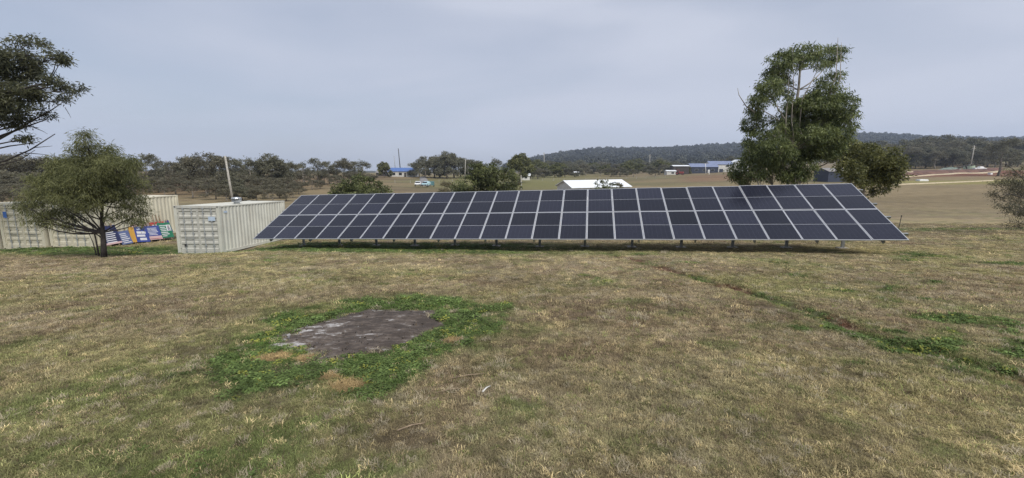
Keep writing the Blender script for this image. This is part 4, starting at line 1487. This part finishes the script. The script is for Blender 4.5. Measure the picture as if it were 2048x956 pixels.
# ------------------------------------------------------------------ shipping containers
def make_container():
    W, L, Hh = 2.438, 6.06, 2.591
    root = empty('shipping_container', (0, 0, 0))
    x0, x1 = -W, 0.0                                 # the origin is the right front lower corner
    post = []
    for i, (px, py) in enumerate([(x0, 0), (x1 - .15, 0), (x0, L - .15), (x1 - .15, L - .15)]):
        m = MB()
        m.box(px, px + .15, py, py + .15, 0.118, Hh - 0.118)
        p = m.build('corner_post', 'cream', root)
        for z in (0, Hh - .118):
            m = MB()
            m.box(px - .005, px + .155, py - .005, py + .155, z, z + .118)
            # dark plate coloured as the shade inside the casting's oval hole
            m2 = MB()
            m2.box(px + .035, px + .115, py - .009 if py == 0 else py + .156, py - .003 if py == 0 else py + .16, z + .03, z + .09)
            m.build('corner_casting', 'grey_cream', p)
            m2.build('casting_hole_shade', 'rubber', p)
    m = MB()
    m.box(x0 + .16, x1 - .16, .02, .13, .03, .15)
    m.build('door_sill', 'grey_cream', root)
    m = MB()
    m.box(x0 + .16, x1 - .16, .02, .13, Hh - .13, Hh - .01)
    m.build('door_header', 'grey_cream', root)
    for x in (x0 + .01, x1 - .07):
        m = MB()
        m.box(x, x + .06, .16, L - .16, .04, .19)
        m.build('bottom_rail', 'cream', root)
        m = MB()
        m.box(x, x + .06, .16, L - .16, Hh - .075, Hh - .012)
        m.build('top_rail', 'cream', root)
    m = MB()
    m.box(x0 + .09, x1 - .09, .14, L - .14, .05, .16)
    m.build('floor', 'dark_steel', root)
    # corrugated walls
    def corr(x, out):
        m = MB()
        pts, y = [], .15
        while y < L - .16:
            for dy, dd in ((0, 0), (.072, 0), (.14, -.036), (.21, -.036)):
                if y + dy < L - .15:
                    pts.append((y + dy, dd))
            y += .278
        pts.append((L - .15, 0))
        v = []
        for yy, dd in pts:
            v += [(x + out * dd, yy, .19), (x + out * dd, yy, Hh - .075)]
        return m.add(v, [(2 * i, 2 * i + 2, 2 * i + 3, 2 * i + 1) for i in range(len(pts) - 1)])
    corr(x1 - .02, 1).build('side_wall', 'cream', root)
    corr(x0 + .02, -1).build('side_wall', 'cream', root)
    m = MB()
    m.box(x0 + .15, x1 - .15, L - .06, L - .02, .12, Hh - .02)
    m.build('end_wall', 'cream', root)
    m = MB()
    v, f, y, k = [], [], .13, 0
    while y < L - .13:
        for dy, dz in ((0, 0), (.06, 0), (.09, -.02), (.15, -.02)):
            v += [(x0 + .075, y + dy, Hh - .014 + dz), (x1 - .075, y + dy, Hh - .014 + dz)]
        y += .21
    f = [(2 * i, 2 * i + 1, 2 * i + 3, 2 * i + 2) for i in range(len(v) // 2 - 1)]
    m.add(v, f)
    m.build('roof', 'cream', root)
    # two doors, ribbed, with rods, handles and hinges
    dw = (W - .32) / 2
    for s in (0, 1):
        dx0 = x0 + .16 + s * dw + (.006 if s else 0)
        dx1 = dx0 + dw - .006
        m = MB()
        zs = [.16, .30]
        prof = [(.16, 0), (.24, 0)]
        z = .24
        nrib = 6
        step = (Hh - .14 - .24 - .10) / nrib
        for k in range(nrib):
            prof += [(z + .05, 0), (z + .10, .034), (z + step - .09, .034), (z + step - .04, 0)]
            z += step
        prof += [(Hh - .14, 0)]
        v = []
        for zz, d in prof:
            v += [(dx0 + .05, .055 + d, zz), (dx1 - .05, .055 + d, zz)]
        m.add(v, [(2 * i, 2 * i + 1, 2 * i + 3, 2 * i + 2) for i in range(len(prof) - 1)])
        m.box(dx0, dx0 + .05, .045, .11, .155, Hh - .135)
        m.box(dx1 - .05, dx1, .045, .11, .155, Hh - .135)
        d = m.build('door', 'grey_cream', root)
        mm = MB()
        gx = dx0 - .009 if s == 0 else dx1 - .004
        mm.box(gx, gx + .012, .05, .10, .155, Hh - .135)
        mm.build('gasket', 'rubber', d)
        for fx in (.30, .72):
            rx = dx0 + dw * fx
            mm = MB()
            mm.tube([(rx, .022, .10), (rx, .022, Hh - .08)], .019, 8)
            for zz in (.10, .45, 1.1, 1.75, 2.2, Hh - .16):
                mm.box(rx - .045, rx + .045, .004, .05, zz, zz + .07)
            mm.build('locking_rod', 'zinc', d, False)
            mm = MB()
            mm.box(rx - (.42 if fx > .5 else -.03), rx + (-.03 if fx > .5 else .42), -.012, .008, .86, .895)
            mm.build('handle', 'zinc', d)
        for zz in (.32, .95, 1.6, 2.2):
            hx = dx0 - .05 if s == 0 else dx1 - .03
            mm = MB()
            mm.box(hx, hx + .08, .012, .05, zz, zz + .10)
            mm.build('hinge', 'grey_cream', d)
    return root


def sticker(parent, x0, x1, z0, z1, mat, y=-.002):
    m = MB()
    m.box(x0, x1, y, y + .004, z0, z1)
    return m.build('sticker', mat, parent)


M['blue_sticker'] = plain('blue_sticker', (0.05, 0.14, 0.42), 0.5, 0, 0.05, 8)
M['sky_sticker'] = plain('pale_blue_sticker', (0.42, 0.50, 0.60), 0.5, 0, 0.05, 8)
front = make_container()
others = []
for k in range(3):
    others.append(copy_tree(front, (0, 0, 0)))
CGRP = 'cream shipping containers'
fx, fY = lat(446, 509) * 21.6, 21.6
fz = CAMZ + rise(509) * 21.6
front.location = (fx, fY, fz)
front.rotation_euler = (R(-3.0), 0, R(-1.7))
tag(front, 'cream shipping container with ribbed doors whose far end the array hides', 'container', CGRP)
# roof vent
m = MB()
m.tube([(-.55, 2.2, 2.57), (-.55, 2.2, 2.70)], .15, 14)
rv = m.build('roof_vent', 'zinc', front, True)
m = MB()
for k in range(12):
    a, b = 2 * math.pi * k / 12, 2 * math.pi * (k + .6) / 12
    r_ = .25
    m.add([(-.55 + .16 * math.cos(a), 2.2 + .16 * math.sin(a), 2.70), (-.55 + r_ * math.cos(b), 2.2 + r_ * math.sin(b), 2.74), (-.55 + r_ * math.cos(b), 2.2 + r_ * math.sin(b), 2.86), (-.55 + .16 * math.cos(a), 2.2 + .16 * math.sin(a), 2.92)], [(0, 1, 2, 3)])
m.tube([(-.55, 2.2, 2.69), (-.55, 2.2, 2.715)], [.25, .25], 16)
m.tube([(-.55, 2.2, 2.89), (-.55, 2.2, 2.93), (-.55, 2.2, 2.97)], [.27, .25, .08], 16)
m.build('vent_head', 'zinc', rv)
sticker(front, -.62, -.24, 1.80, 2.02, 'sky_sticker')
sticker(front, -2.05, -1.93, .42, .56, 'rubber')
m = MB()
m.box(-.010, -.004, .35, .62, 2.2, 2.3)
m.build('sticker', 'sky_sticker', front)
# three side by side at the left
c3 = np.array([lat(187, 495) * 22.6, 22.6, CAMZ + rise(495) * 22.6])
labs = ['cream container at the right of the row, with signs leaning on its side', 'middle cream container of the row behind the wispy tree, blue sticker on its door', 'leftmost cream container, cut by the left picture edge']
for k, o in enumerate(others):
    o.location = tuple(c3 + np.array([-2.53 * k, -0.10 * k, -0.02 - 0.11 * k]))
    o.rotation_euler = (R(-1.6), R(0.4), R(-1.7))
    o['category'] = 'container'
    o['group'] = CGRP
    o['label'] = labs[k]
sticker(others[1], -2.12, -1.92, 1.78, 2.12, 'blue_sticker', -.004)
for o in others:                       # these three are a warmer cream
    stack = list(o.children)
    while stack:
        ch = stack.pop()
        stack += list(ch.children)
        nm = ch.data.materials[0].name
        if nm in ('cream_container_paint', 'weathered_door_paint'):
            ch.material_slots[0].link = 'OBJECT'
            ch.material_slots[0].material = M['cream_b']

# ------------------------------------------------------------------ printed signs leaning on the container side
SC = {'navy': (0.020, 0.026, 0.085), 'blue': (0.040, 0.065, 0.26), 'steelblue': (0.10, 0.13, 0.26), 'green': (0.020, 0.16, 0.085), 'yellow': (0.52, 0.29, 0.05), 'pink': (0.55, 0.38, 0.38), 'tomato': (0.42, 0.055, 0.05), 'offwhite': (0.62, 0.62, 0.64), 'purple': (0.06, 0.05, 0.20), 'paleblue': (0.40, 0.45, 0.62)}
for k_, c_ in SC.items():
    M['s_' + k_] = plain('print_' + k_, c_, 0.5, 0, 0.05, 5)


def sign(name, px, py, wpx, hpx, off, body, deco, label, tilt=0.30, roll=0.0, stakes=True, yaw=1.45):
    """board leaning on the container side; px,py lower middle; deco: (x0,x1,z0,z1,mat) in 0..1 of the board"""
    Y = (c3[0] + 0.30 + off) / lat(px, py)
    w, h = wpx / 30.0, hpx * Y / FPX * 1.12
    x = lat(px, py) * Y
    root = empty(name, (x, Y, CAMZ + rise(py) * Y), 0, label, 'sign', 'printed signs leaning on the container')
    root.rotation_euler = (-tilt, roll, yaw)
    m = MB()
    m.box(-w / 2, w / 2, 0, .012, 0, h)
    b = m.build('board', 's_' + body, root)
    for x0, x1, z0, z1, mt in deco:
        d = MB()
        d.box(-w / 2 + x0 * w, -w / 2 + x1 * w, -.004, -.0005, z0 * h, z1 * h)
        nm = 'text_line' if mt == 'offwhite' or mt == 'paleblue' else 'panel'
        d.build(nm, 's_' + mt, b)
    if stakes:
        for x in (-.3, .3):
            d = MB()
            d.box(x * w - .02, x * w + .02, .013, .05, -.12, h * 1.2)
            d.build('stake', 'timber', root)
    return root


def lines(n, x0=.1, x1=.9, z0=.1, z1=.9, mt='offwhite', fill=.42):
    out = []
    for k in range(n):
        z = z0 + (z1 - z0) * k / n
        out.append((x0 + RNG.uniform(0, .08), x1 - RNG.uniform(0, .25), z, z + (z1 - z0) / n * fill, mt))
    return out


sign('sign', 229, 488, 26, 32, .30, 'navy', lines(7) + [(0, 1, 0, .10, 'pink')], 'navy sign with white lines of print just right of the wispy tree\'s trunk')
sign('sign', 226, 472, 20, 20, .05, 'navy', lines(4), 'dark sign with white stripes, behind the navy sign by the tree trunk')
sign('sign', 256, 488, 19, 25, .25, 'steelblue', lines(6), 'small grey blue printed sign left of the yellow edged one')
sign('sign', 283, 484, 34, 28, .30, 'blue', [(0, .28, 0, 1, 'yellow'), (.42, .62, .80, .93, 'paleblue'), (.38, .86, .56, .72, 'offwhite'), (.36, .80, .36, .50, 'offwhite'), (.48, .84, .12, .28, 'offwhite')], 'blue sign with a yellow left edge and blocks of white print', roll=.16)
sign('sign', 312, 479, 28, 26, .28, 'blue', lines(6, z0=.34) + [(0, 1, 0, .26, 'pink'), (.05, .95, .05, .09, 'tomato')], 'blue printed sign with a pink lower band, left of the green sign', roll=.10)
sign('sign', 336, 475, 27, 28, .26, 'green', lines(7, x1=.75) + [(.62, .95, .45, .85, 'offwhite'), (.72, .86, .62, .80, 'pink'), (.70, .90, .47, .62, 'paleblue')], 'green sign with white print and a small figure beside the container doors', roll=.10)
sign('sign', 320, 464, 30, 19, .04, 'tomato', lines(2, z0=.4), 'red sign standing behind the blue and green ones', roll=.05)
sign('sign', 287, 468, 32, 19, .04, 'pink', lines(2, z0=.5), 'pink and white sign standing behind the yellow edged one', roll=.05)
sign('sign', 343, 464, 8, 22, .06, 'purple', lines(2, z0=.6), 'narrow purple sign beside the cream container doors', roll=.0)
ORD = ['tallest wooden stake, leftmost of the close three over the red sign', 'middle wooden stake of the close three over the red sign', 'rightmost wooden stake over the red sign', 'short wooden stake left of the close three', 'short wooden stake over the pink and white sign', 'wooden stake over the striped sign by the tree trunk']
for i, (px, py, h) in enumerate([(310, 452, 22), (317, 450, 21), (323, 448, 20), (300, 452, 16), (290, 455, 15), (222, 462, 18)]):
    Y = (c3[0] + .24) / lat(px, py)
    p = at(px, py, Y)
    m = MB()
    m.bar(p, p + np.array([-.16, .12 - .05 * i, h * Y / FPX]), .045, .03)
    tag(m.build('timber_stake', 'timber'), ORD[i], 'stake', 'wooden stakes behind the signs')

# ------------------------------------------------------------------ buildings
def gable(name, c, w, l, h, rise_, rz, wallm, roofm, label, wins=(), doors=(), over=.35, cat='house', extra=None):
    """w along local x (ridge direction), l along local y; wins: (face, u, z0, wid, hgt) face f/l/r"""
    o = empty(name, c, rz, label, cat)
    m = MB()
    x0, x1, y0, y1 = -w / 2, w / 2, -l / 2, l / 2
    m.add([(x0, y0, -.8), (x1, y0, -.8), (x1, y1, -.8), (x0, y1, -.8), (x0, y0, h), (x1, y0, h), (x1, y1, h), (x0, y1, h), (x0, 0, h + rise_), (x1, 0, h + rise_)],
          [(0, 1, 5, 4), (2, 3, 7, 6), (0, 4, 8, 7, 3), (1, 2, 6, 9, 5)])
    m.build('wall', wallm, o)
    m = MB()
    t = .10
    sl = rise_ / (l / 2)
    ya, yb = y0 - over, y1 + over
    za = h - sl * over
    xa, xb = x0 - over, x1 + over
    m.add([(xa, ya, za + .03), (xb, ya, za + .03), (xb, 0, h + rise_ + .03), (xa, 0, h + rise_ + .03), (xa, yb, za + .03), (xb, yb, za + .03),
           (xa, ya, za + .03 + t), (xb, ya, za + .03 + t), (xb, 0, h + rise_ + .03 + t), (xa, 0, h + rise_ + .03 + t), (xa, yb, za + .03 + t), (xb, yb, za + .03 + t)],
          [(0, 1, 2, 3), (3, 2, 5, 4), (6, 9, 8, 7), (9, 10, 11, 8), (0, 6, 7, 1), (4, 5, 11, 10), (0, 3, 9, 6), (3, 4, 10, 9), (1, 7, 8, 2), (2, 8, 11, 5)])
    m.build('roof', roofm, o)
    for face, u, z, ww, hh in wins:
        m, g = MB(), MB()
        if face == 'f':
            m.box(u - ww / 2 - .06, u + ww / 2 + .06, y0 - .05, y0 + .02, z - .06, z + hh + .06)
            g.box(u - ww / 2, u + ww / 2, y0 - .07, y0 - .052, z, z + hh)
        else:
            xx = x0 if face == 'l' else x1
            s = -1 if face == 'l' else 1
            m.box(min(xx + s * .05, xx - s * .02), max(xx + s * .05, xx - s * .02), u - ww / 2 - .06, u + ww / 2 + .06, z - .06, z + hh + .06)
            g.box(min(xx + s * .07, xx + s * .052), max(xx + s * .07, xx + s * .052), u - ww / 2, u + ww / 2, z, z + hh)
        wd = m.build('window', 'dirty_white', o)
        g.build('pane', 'glass', wd)
    for face, u, ww, hh, dm in doors:
        m = MB()
        if face == 'f':
            m.box(u - ww / 2, u + ww / 2, y0 - .06, y0 + .02, -.2, hh)
        m.build('door', dm, o)
    return o


def site(px, py, Y):
    return gcol(px, Y)


# white gabled shed behind the array
s = gcol(1185, 84)
gable('shed', (s[0], 84, CAMZ + rise(374) * 84 - 2.2), 12.5, 7.0, 2.4, 1.1, R(18), 'dirty_white', 'white_roof', 'long low shed with white gabled roof beyond the array', [('f', -3, .9, 1.2, .9), ('f', 1, .9, 1.2, .9), ('l', 0, 1, 1.0, .9)], cat='shed')
# blue roofed house on the left ridge
s = gcol(808, 222)
gable('house', s, 14, 8, 2.9, 1.6, R(-4), 'dirty_white', 'blue_roof', 'house with bright blue roof and white walls on the left skyline', [('f', -4, .9, 1.6, 1.3), ('f', -.5, .9, 1.6, 1.3), ('f', 4.6, .9, 1.4, 1.3)], [('f', 2, 1.0, 2.1, 'dark_wall')])
s = gcol(772, 224)
gable('house', s + np.array([0, 0, -.6]), 7.5, 8, 2.6, 2.0, R(-4), 'dark_wall', 'grey_roof', 'dark walled shed with pale grey roof adjoining the blue roofed house', [('f', 1.5, .9, 1.2, 1.1)], cat='shed')
# houses on the right
def rh(px, Y, w, l, h, r_, rz, wm, rm, lab, wins=(), doors=(), dz=0.0, cat='house'):
    s = gcol(px, Y)
    return gable('house', s + np.array([0, 0, dz]), w, l, h, r_, rz, wm, rm, lab, wins, doors, cat=cat)


rh(1358, 262, 9.5, 7, 4.6, .5, R(-3), 'dark_wall', 'white_roof', 'open dark shed with bright white roof, left of the blue grey houses', [('f', -3, 1, 1.2, 1)], dz=.4, cat='shed')
rh(1340, 258, 5.5, 5, 2.2, .5, R(-3), 'dirty_white', 'white_roof', 'small white lean-to at the left of the white roofed shed', [('f', .8, .7, 1.6, .9)], cat='shed')
rh(1403, 272, 17, 9, 4.0, 2.0, R(-3), 'navy_wall', 'slate_roof', 'wide dark blue house with slate roof, left of its twin', [('f', -5, 1.4, 2, 1.2), ('f', 0, 1.4, 2, 1.2), ('f', 5, 1.4, 2, 1.2)], [('f', 2.6, 1.1, 2.2, 'dirty_white')])
rh(1436, 282, 15, 9, 5.2, 2.0, R(-3), 'dirty_white', 'slate_roof', 'slate roofed house with white upper wall right of the dark blue one', [('f', -5, 3.6, 2, 1.2), ('f', 4, 3.6, 2, 1.2)], [('f', 0, 2.5, 2.2, 'navy_wall')])
rh(1474, 285, 10, 10, 5.4, 2.4, R(84), 'white', 'white_roof', 'white gabled house partly hidden by the tall gum', [('f', -2.4, 2.4, 1.2, 1.4), ('f', 2.4, 2.4, 1.2, 1.4), ('l', -2, 2.4, 1.3, 1.5), ('l', 2, 2.4, 1.3, 1.5)])
rh(1660, 150, 8.0, 6, 3.2, 1.0, R(8), 'navy_wall', 'grey_roof', 'dark shed glimpsed through the gap under the tall gum', [('f', 2.2, 1, 1.0, .9)], dz=.5, cat='shed')
for i, (px, Y, w, h, lab) in enumerate([(1078, 420, 7, 2.6, 'tiny white house left below the far hill, beside the round tree'), (1153, 300, 4, 2.0, 'tiny white hut on the flat above the white gabled shed'), (1281, 520, 14, 3.4, 'far white roofed house below the middle of the hill'),
                                        (1052, 200, 3.6, 2.4, 'small white hut at the right foot of the round crowned tree')]):
    rh(px, Y, w, w * .6, h, h * .35, R(RNG.uniform(-20, 20)), 'dirty_white', 'white_roof', lab, [('f', 0, .9, 1.2, 1.0)], dz=1.0 if Y > 350 else 0)


# ------------------------------------------------------------------ vehicles
def car(name, c, rz, bodym, label, s=1.0, pickup=False):
    o = empty(name, c, rz, label, 'car')
    o.scale = (s,) * 3
    prof = [(-2.15, .35), (-2.2, .75), (-1.35, .95), (-.6, 1.42), (.9, 1.46), (1.75, 1.0), (2.15, .92), (2.15, .35)]
    if pickup:
        prof = [(-2.4, .4), (-2.45, .85), (-1.4, 1.05), (-.8, 1.66), (.3, 1.68), (.5, 1.05), (2.4, 1.03), (2.4, .4)]
    m = MB()
    v = []
    for sx, wd in ((-1, .86), (1, .86)):
        for y, z in prof:
            k = .80 if z > 1.2 else 1.0
            v.append((sx * wd * k, y, z))
    n = len(prof)
    m.add(v, [tuple(range(n)), tuple(range(2 * n - 1, n - 1, -1))] + [(i, (i + 1) % n, n + (i + 1) % n, n + i)[::-1] for i in range(n)])
    m.build('body', bodym, o)
    m = MB()
    y0, z0, y1, z1 = prof[2][0], prof[2][1], prof[3][0], prof[3][1]
    m.add([(-.78, y0 + .02, z0 + .05), (.78, y0 + .02, z0 + .05), (.66, y1 - .08, z1 - .04), (-.66, y1 - .08, z1 - .04)], [(0, 1, 2, 3)])
    w_ = m.build('windscreen', 'glass', o)
    w_.location = (0, -.02, .015)
    for sx in (-.6, .6):
        m = MB()
        m.box(sx - .16, sx + .16, -2.235, -2.18, .62, .76)
        m.build('headlight', 'zinc', o)
    m = MB()
    m.box(-.8, .8, -2.24, -2.17, .38, .56)
    m.build('bumper', 'rubber', o)
    for sx in (-.80, .80):
        for y in (-1.4, 1.35):
            m = MB()
            m.tube([(sx - .11, y, .33), (sx + .11, y, .33)], .33, 14)
            t_ = m.build('wheel', 'rubber', o)
            m = MB()
            m.tube([(sx - .12, y, .33), (sx + .12, y, .33)], .19, 10)
            m.build('rim', 'zinc', t_)
    return o


p = ghit(836, 374)
car('parked_car', p + np.array([0, 0, .3]), R(10), 'white', 'small white car facing us at the foot of the driveway', 1.0)
p2 = gcol(852.5, p[1])
car('parked_car', p2 + np.array([0, 0, .3]), R(-8), 'pale_blue', 'pale blue car right of the white car by the driveway', 1.0)
p2 = gcol(862, p[1] + 4)
m = MB()
m.box(-1.0, 1.0, -.7, .7, .45, 1.7)
o = empty('box_trailer', p2, 0, 'dark teal box trailer beside the pale blue car', 'trailer')
m.build('body', 'teal', o)
for sx in (-.95, .95):
    m = MB()
    m.tube([(sx - .1, 0, .3), (sx + .1, 0, .3)], .32, 12)
    m.build('wheel', 'rubber', o)
m = MB()
m.bar((0, -.7, .5), (0, -1.7, .45), .08, .08)
m.build('drawbar', 'steel', o)
# red farm machine by the white roofed shed
p = gcol(1359, 246)
o = empty('tractor', p, R(60), 'faded red tractor parked before the white roofed shed', 'tractor')
m = MB()
m.box(-.6, .6, -2.2, .3, .9, 1.9)
m.build('bonnet', 'red', o)
m = MB()
m.box(-.8, .8, .3, 1.9, 1.0, 1.7)
m.box(-.75, .75, .35, 1.6, 2.75, 2.9)
for a in (-.7, .7):
    for b in (.4, 1.5):
        m.box(a - .05, a + .05, b - .05, b + .05, 1.7, 2.75)
m.build('cab', 'red', o)
for sx in (-1, 1):
    for y, r_ in ((1.2, .95), (-1.7, .6)):
        m = MB()
        m.tube([(sx * .95 - .2, y, r_), (sx * .95 + .2, y, r_)], r_, 14)
        t_ = m.build('wheel', 'rubber', o)
        m = MB()
        m.tube([(sx * .95 - .21, y, r_), (sx * .95 + .21, y, r_)], r_ * .5, 10)
        m.build('rim', 'red', t_)
# things on the building site at the right
p = gcol(1958, 232)
car('utility_vehicle', p + np.array([0, 0, .4]), R(80), 'white', 'white utility vehicle parked at the right end of the red soil bank', 1.15, True)
p = gcol(1937, 236)
o = empty('water_tank', p, 0, 'squat pale green water tank beside the white utility vehicle', 'tank')
m = MB()
m.tube([(0, 0, -.3), (0, 0, 2.6)], 2.3, 24)
m.build('wall', 'pale_green', o, False)
m = MB()
m.tube([(0, 0, 2.6), (0, 0, 2.9), (0, 0, 3.05)], [2.4, 1.6, .3], 24)
m.build('lid', 'pale_green', o, True)


def heap(name, px, Y, w, l, h, mat, label):
    c = gcol(px, Y)
    vs, fs, n = [], [], 22
    for j in range(n + 1):
        for i in range(n + 1):
            u, v = i / n * 2 - 1, j / n * 2 - 1
            d = math.hypot(u, v)
            x, y = c[0] + u * w / 2, c[1] + v * l / 2
            z = h * max(0, 1 - d ** 1.6) * (0.6 + .8 * fbm(np.array([x]), np.array([y]), .5, 3, 3)[0]) - .15
            vs.append((x - c[0], y - c[1], z + H(x, y) - c[2]))
    for j in range(n):
        for i in range(n):
            k = j * (n + 1) + i
            fs.append((k, k + 1, k + n + 2, k + n + 1))
    me = quads_mesh(name, vs, fs, mat, smooth=True)
    o = from_mesh(name, me)
    o.location = tuple(c)
    return tag(o, label, 'heap')


heap('spoil_heap', 1900, 234, 18, 7, 2.2, 'spoil', 'long grey green spoil heap left of the pale green tank')
heap('spoil_heap', 1818, 205, 9, 6, 1.6, 'gravel', 'small cream gravel heap just right of the low olive tree')
p = ghit(1844, 362)
m = MB()
m.box(-1.6, 1.6, -.8, .8, -.1, .45)
m.box(-1.4, 1.4, -.7, .7, .45, .6)
o = m.build('concrete_slab', 'white')
o.location = tuple(p)
tag(o, 'white slab lying on the paddock below the gravel track', 'slab')
p = ghit(1980, 349)
o = empty('site_box', p, .3, 'small white box with dark lid at the end of the gravel track', 'box')
m = MB()
m.box(-.8, .8, -.5, .5, -.1, .8)
m.build('body', 'white', o)
m = MB()
m.box(-.85, .85, -.55, .55, .8, .9)
m.build('lid', 'rubber', o)
# dead fallen tree by the tank
p = gcol(1925, 228)
m = MB()
for a in [[(-4, 0, .6), (-1.5, 0, 2.2), (1, 0, 3.4), (4, 0, 3.2), (7, 0, 3.6)], [(1, 0, 3.4), (2.5, .5, 1.6), (3, .5, .2)], [(-1.5, 0, 2.2), (-3, .3, 2.6), (-4, .3, 2.4)], [(4, 0, 3.2), (5, .4, 4.4), (6.6, .4, 4.6)], [(2.5, .2, 3.3), (3.5, .2, 4.5), (3.4, .3, 5.2)]]:
    m.tube(a, np.linspace(.34, .12, len(a)), 6)
o = m.build('dead_tree', 'dark_bark')
o.location = tuple(p)
tag(o, 'fallen black dead tree lying over the spoil heap at right', 'tree')


# ------------------------------------------------------------------ poles, stakes, fence
def pole(name, px0, py0, px1, py1, Y, r, label, mat='pole', arms=0, group=None, cat='pole'):
    b, t_ = at(px0, py0, Y), at(px1, py1, Y)
    b[2] = min(b[2], H(b[0], b[1])) - .3
    root = empty(name, b, 0, label, cat, group)
    m = MB()
    d = t_ - b
    m.tube([(0, 0, 0), d * .5, d], [r, r * .85, r * .7], 9)
    s = m.build('shaft', mat, root, True)
    for k in range(arms):
        m = MB()
        z = d * (1 - .035 - .09 * k)
        m.bar(z + np.array([-1.1, 0, 0]), z + np.array([1.1, 0, 0]), .12, .14)
        a = m.build('crossarm', 'timber', root)
        for x in (-.95, -.4, .4, .95):
            m = MB()
            m.tube([z + np.array([x, 0, .05]), z + np.array([x, 0, .28])], [.06, .04], 7)
            m.build('insulator', 'white', a)
    return root


pole('utility_pole', 467, 408, 450, 312, 52, .15, 'tall bare timber pole leaning above the front container', arms=0)
pole('mast', 801.5, 342, 796.5, 297, 226, .26, 'taller of the two thin dark masts above the blue roofed house', 'dark_steel')
pole('mast', 791.5, 342, 788, 312, 228, .18, 'shorter of the two thin masts above the blue roofed house', 'steel')
pole('utility_pole', 1943, 324, 1949, 291, 250, .30, 'power pole with crossarms in front of the dark wood', arms=2)
pole('utility_pole', 1089, 338, 1088, 305, 420, .42, 'pale power pole standing against the left end of the far hill', arms=1)
pole('utility_pole', 1299, 338, 1300, 309, 420, .42, 'pale power pole against the middle of the far hill', arms=1)
pole('utility_pole', 929, 340, 931, 318, 180, .2, 'pale pole among the ridge gums above the dark bush', arms=0)
pole('utility_pole', 1412, 345, 1411, 327, 250, .18, 'white power pole in front of the dark blue house', 'white', arms=1)
pole('post', 1418.5, 352, 1418, 339, 240, .22, 'stout white post right of the white power pole', 'white', cat='post')
pole('dead_tree', 1044, 382, 1042, 350, 50, .07, 'pale dead trunk standing beside the scraggly bush', 'pole', cat='trunk')
# leaning steel stake right of the array
b = ghit(1797, 458)
e_ = at(1803, 432, b[1])
m = MB()
m.bar(b - np.array([0, 0, .2]), e_, .035, .035)
m.bar(e_ - np.array([0, 0, .04]), e_ + np.array([0, 0, .05]), .06, .06)
tag(m.build('stake', 'dark_steel'), 'lone dark steel stake leaning beside the array\'s right end', 'stake')


# wire fence across the flat
def fence(pxs, Y0, Y1, label, h=1.2):
    a, b = gcol(pxs[0], Y0), gcol(pxs[1], Y1)
    root = empty('wire_fence', a, 0, label, 'fence')
    n = int(np.linalg.norm(b - a) / 5)
    pts = []
    for k in range(n + 1):
        q = a + (b - a) * k / n
        q[2] = H(q[0], q[1])
        pts.append(q - a)
        m = MB()
        m.tube([q - a - [0, 0, .3], q - a + [0, 0, h]], .09, 6)
        m.build('post', 'pole', root)
    for z in (.4, .75, 1.1):
        m = MB()
        m.tube([p_ + np.array([0, 0, z]) for p_ in pts], .012, 4)
        m.build('wire', 'steel', root)


fence((1062, 1330), 185, 205, 'post and wire fence across the flat beyond the white gabled shed')
fence((790, 905), 160, 175, 'post and wire fence below the blue roofed house')

# sticks and small litter on the near turf
for i, (px, py, ln, az, r_, mt, lab) in enumerate([(965, 790, .14, 1.1, .008, 'dirty_white', 'short bleached white stick lying on the turf right of the clover'), (905, 762, .34, .25, .005, 'timber', 'thin dry twig lying at the lower right edge of the clover'),
                                                    (870, 792, .26, .35, .004, 'timber', 'thin dry twig lying below the clover, left of the white stick'), (795, 868, .22, .6, .006, 'timber', 'crooked brown stick on the near turf below the clover')]):
    q = ghit(px, py, 1.2, 60)
    d = np.array([math.cos(az), math.sin(az), 0]) * ln
    m = MB()
    z0 = H(q[0] + d[0], q[1] + d[1]) - q[2]
    m.tube([(0, 0, .03), d * .5 + [0, .012, .035 + z0 * .5], d + [0, 0, .03 + z0]], [r_, r_ * .9, r_ * .6], 6)
    o = m.build('stick', mt, None, True)
    o.location = tuple(q)
    tag(o, lab, 'stick')

# ------------------------------------------------------------------ air
m = MB()
m.box(-5300, 5300, -75, 3100, -160, 210)
hz_m = bpy.data.materials.new('haze_air')
hz_m.use_nodes = True
hn = hz_m.node_tree.nodes
hn.clear()
ho, hv = hn.new('ShaderNodeOutputMaterial'), hn.new('ShaderNodeVolumePrincipled')
hv.inputs['Color'].default_value = (0.70, 0.81, 1.0, 1)
hv.inputs['Density'].default_value = 0.00018
hz_m.node_tree.links.new(hv.outputs['Volume'], ho.inputs['Volume'])
M['haze'] = hz_m
tag(m.build('haze', 'haze'), 'thin blue haze in the air over the valley', kind='stuff')
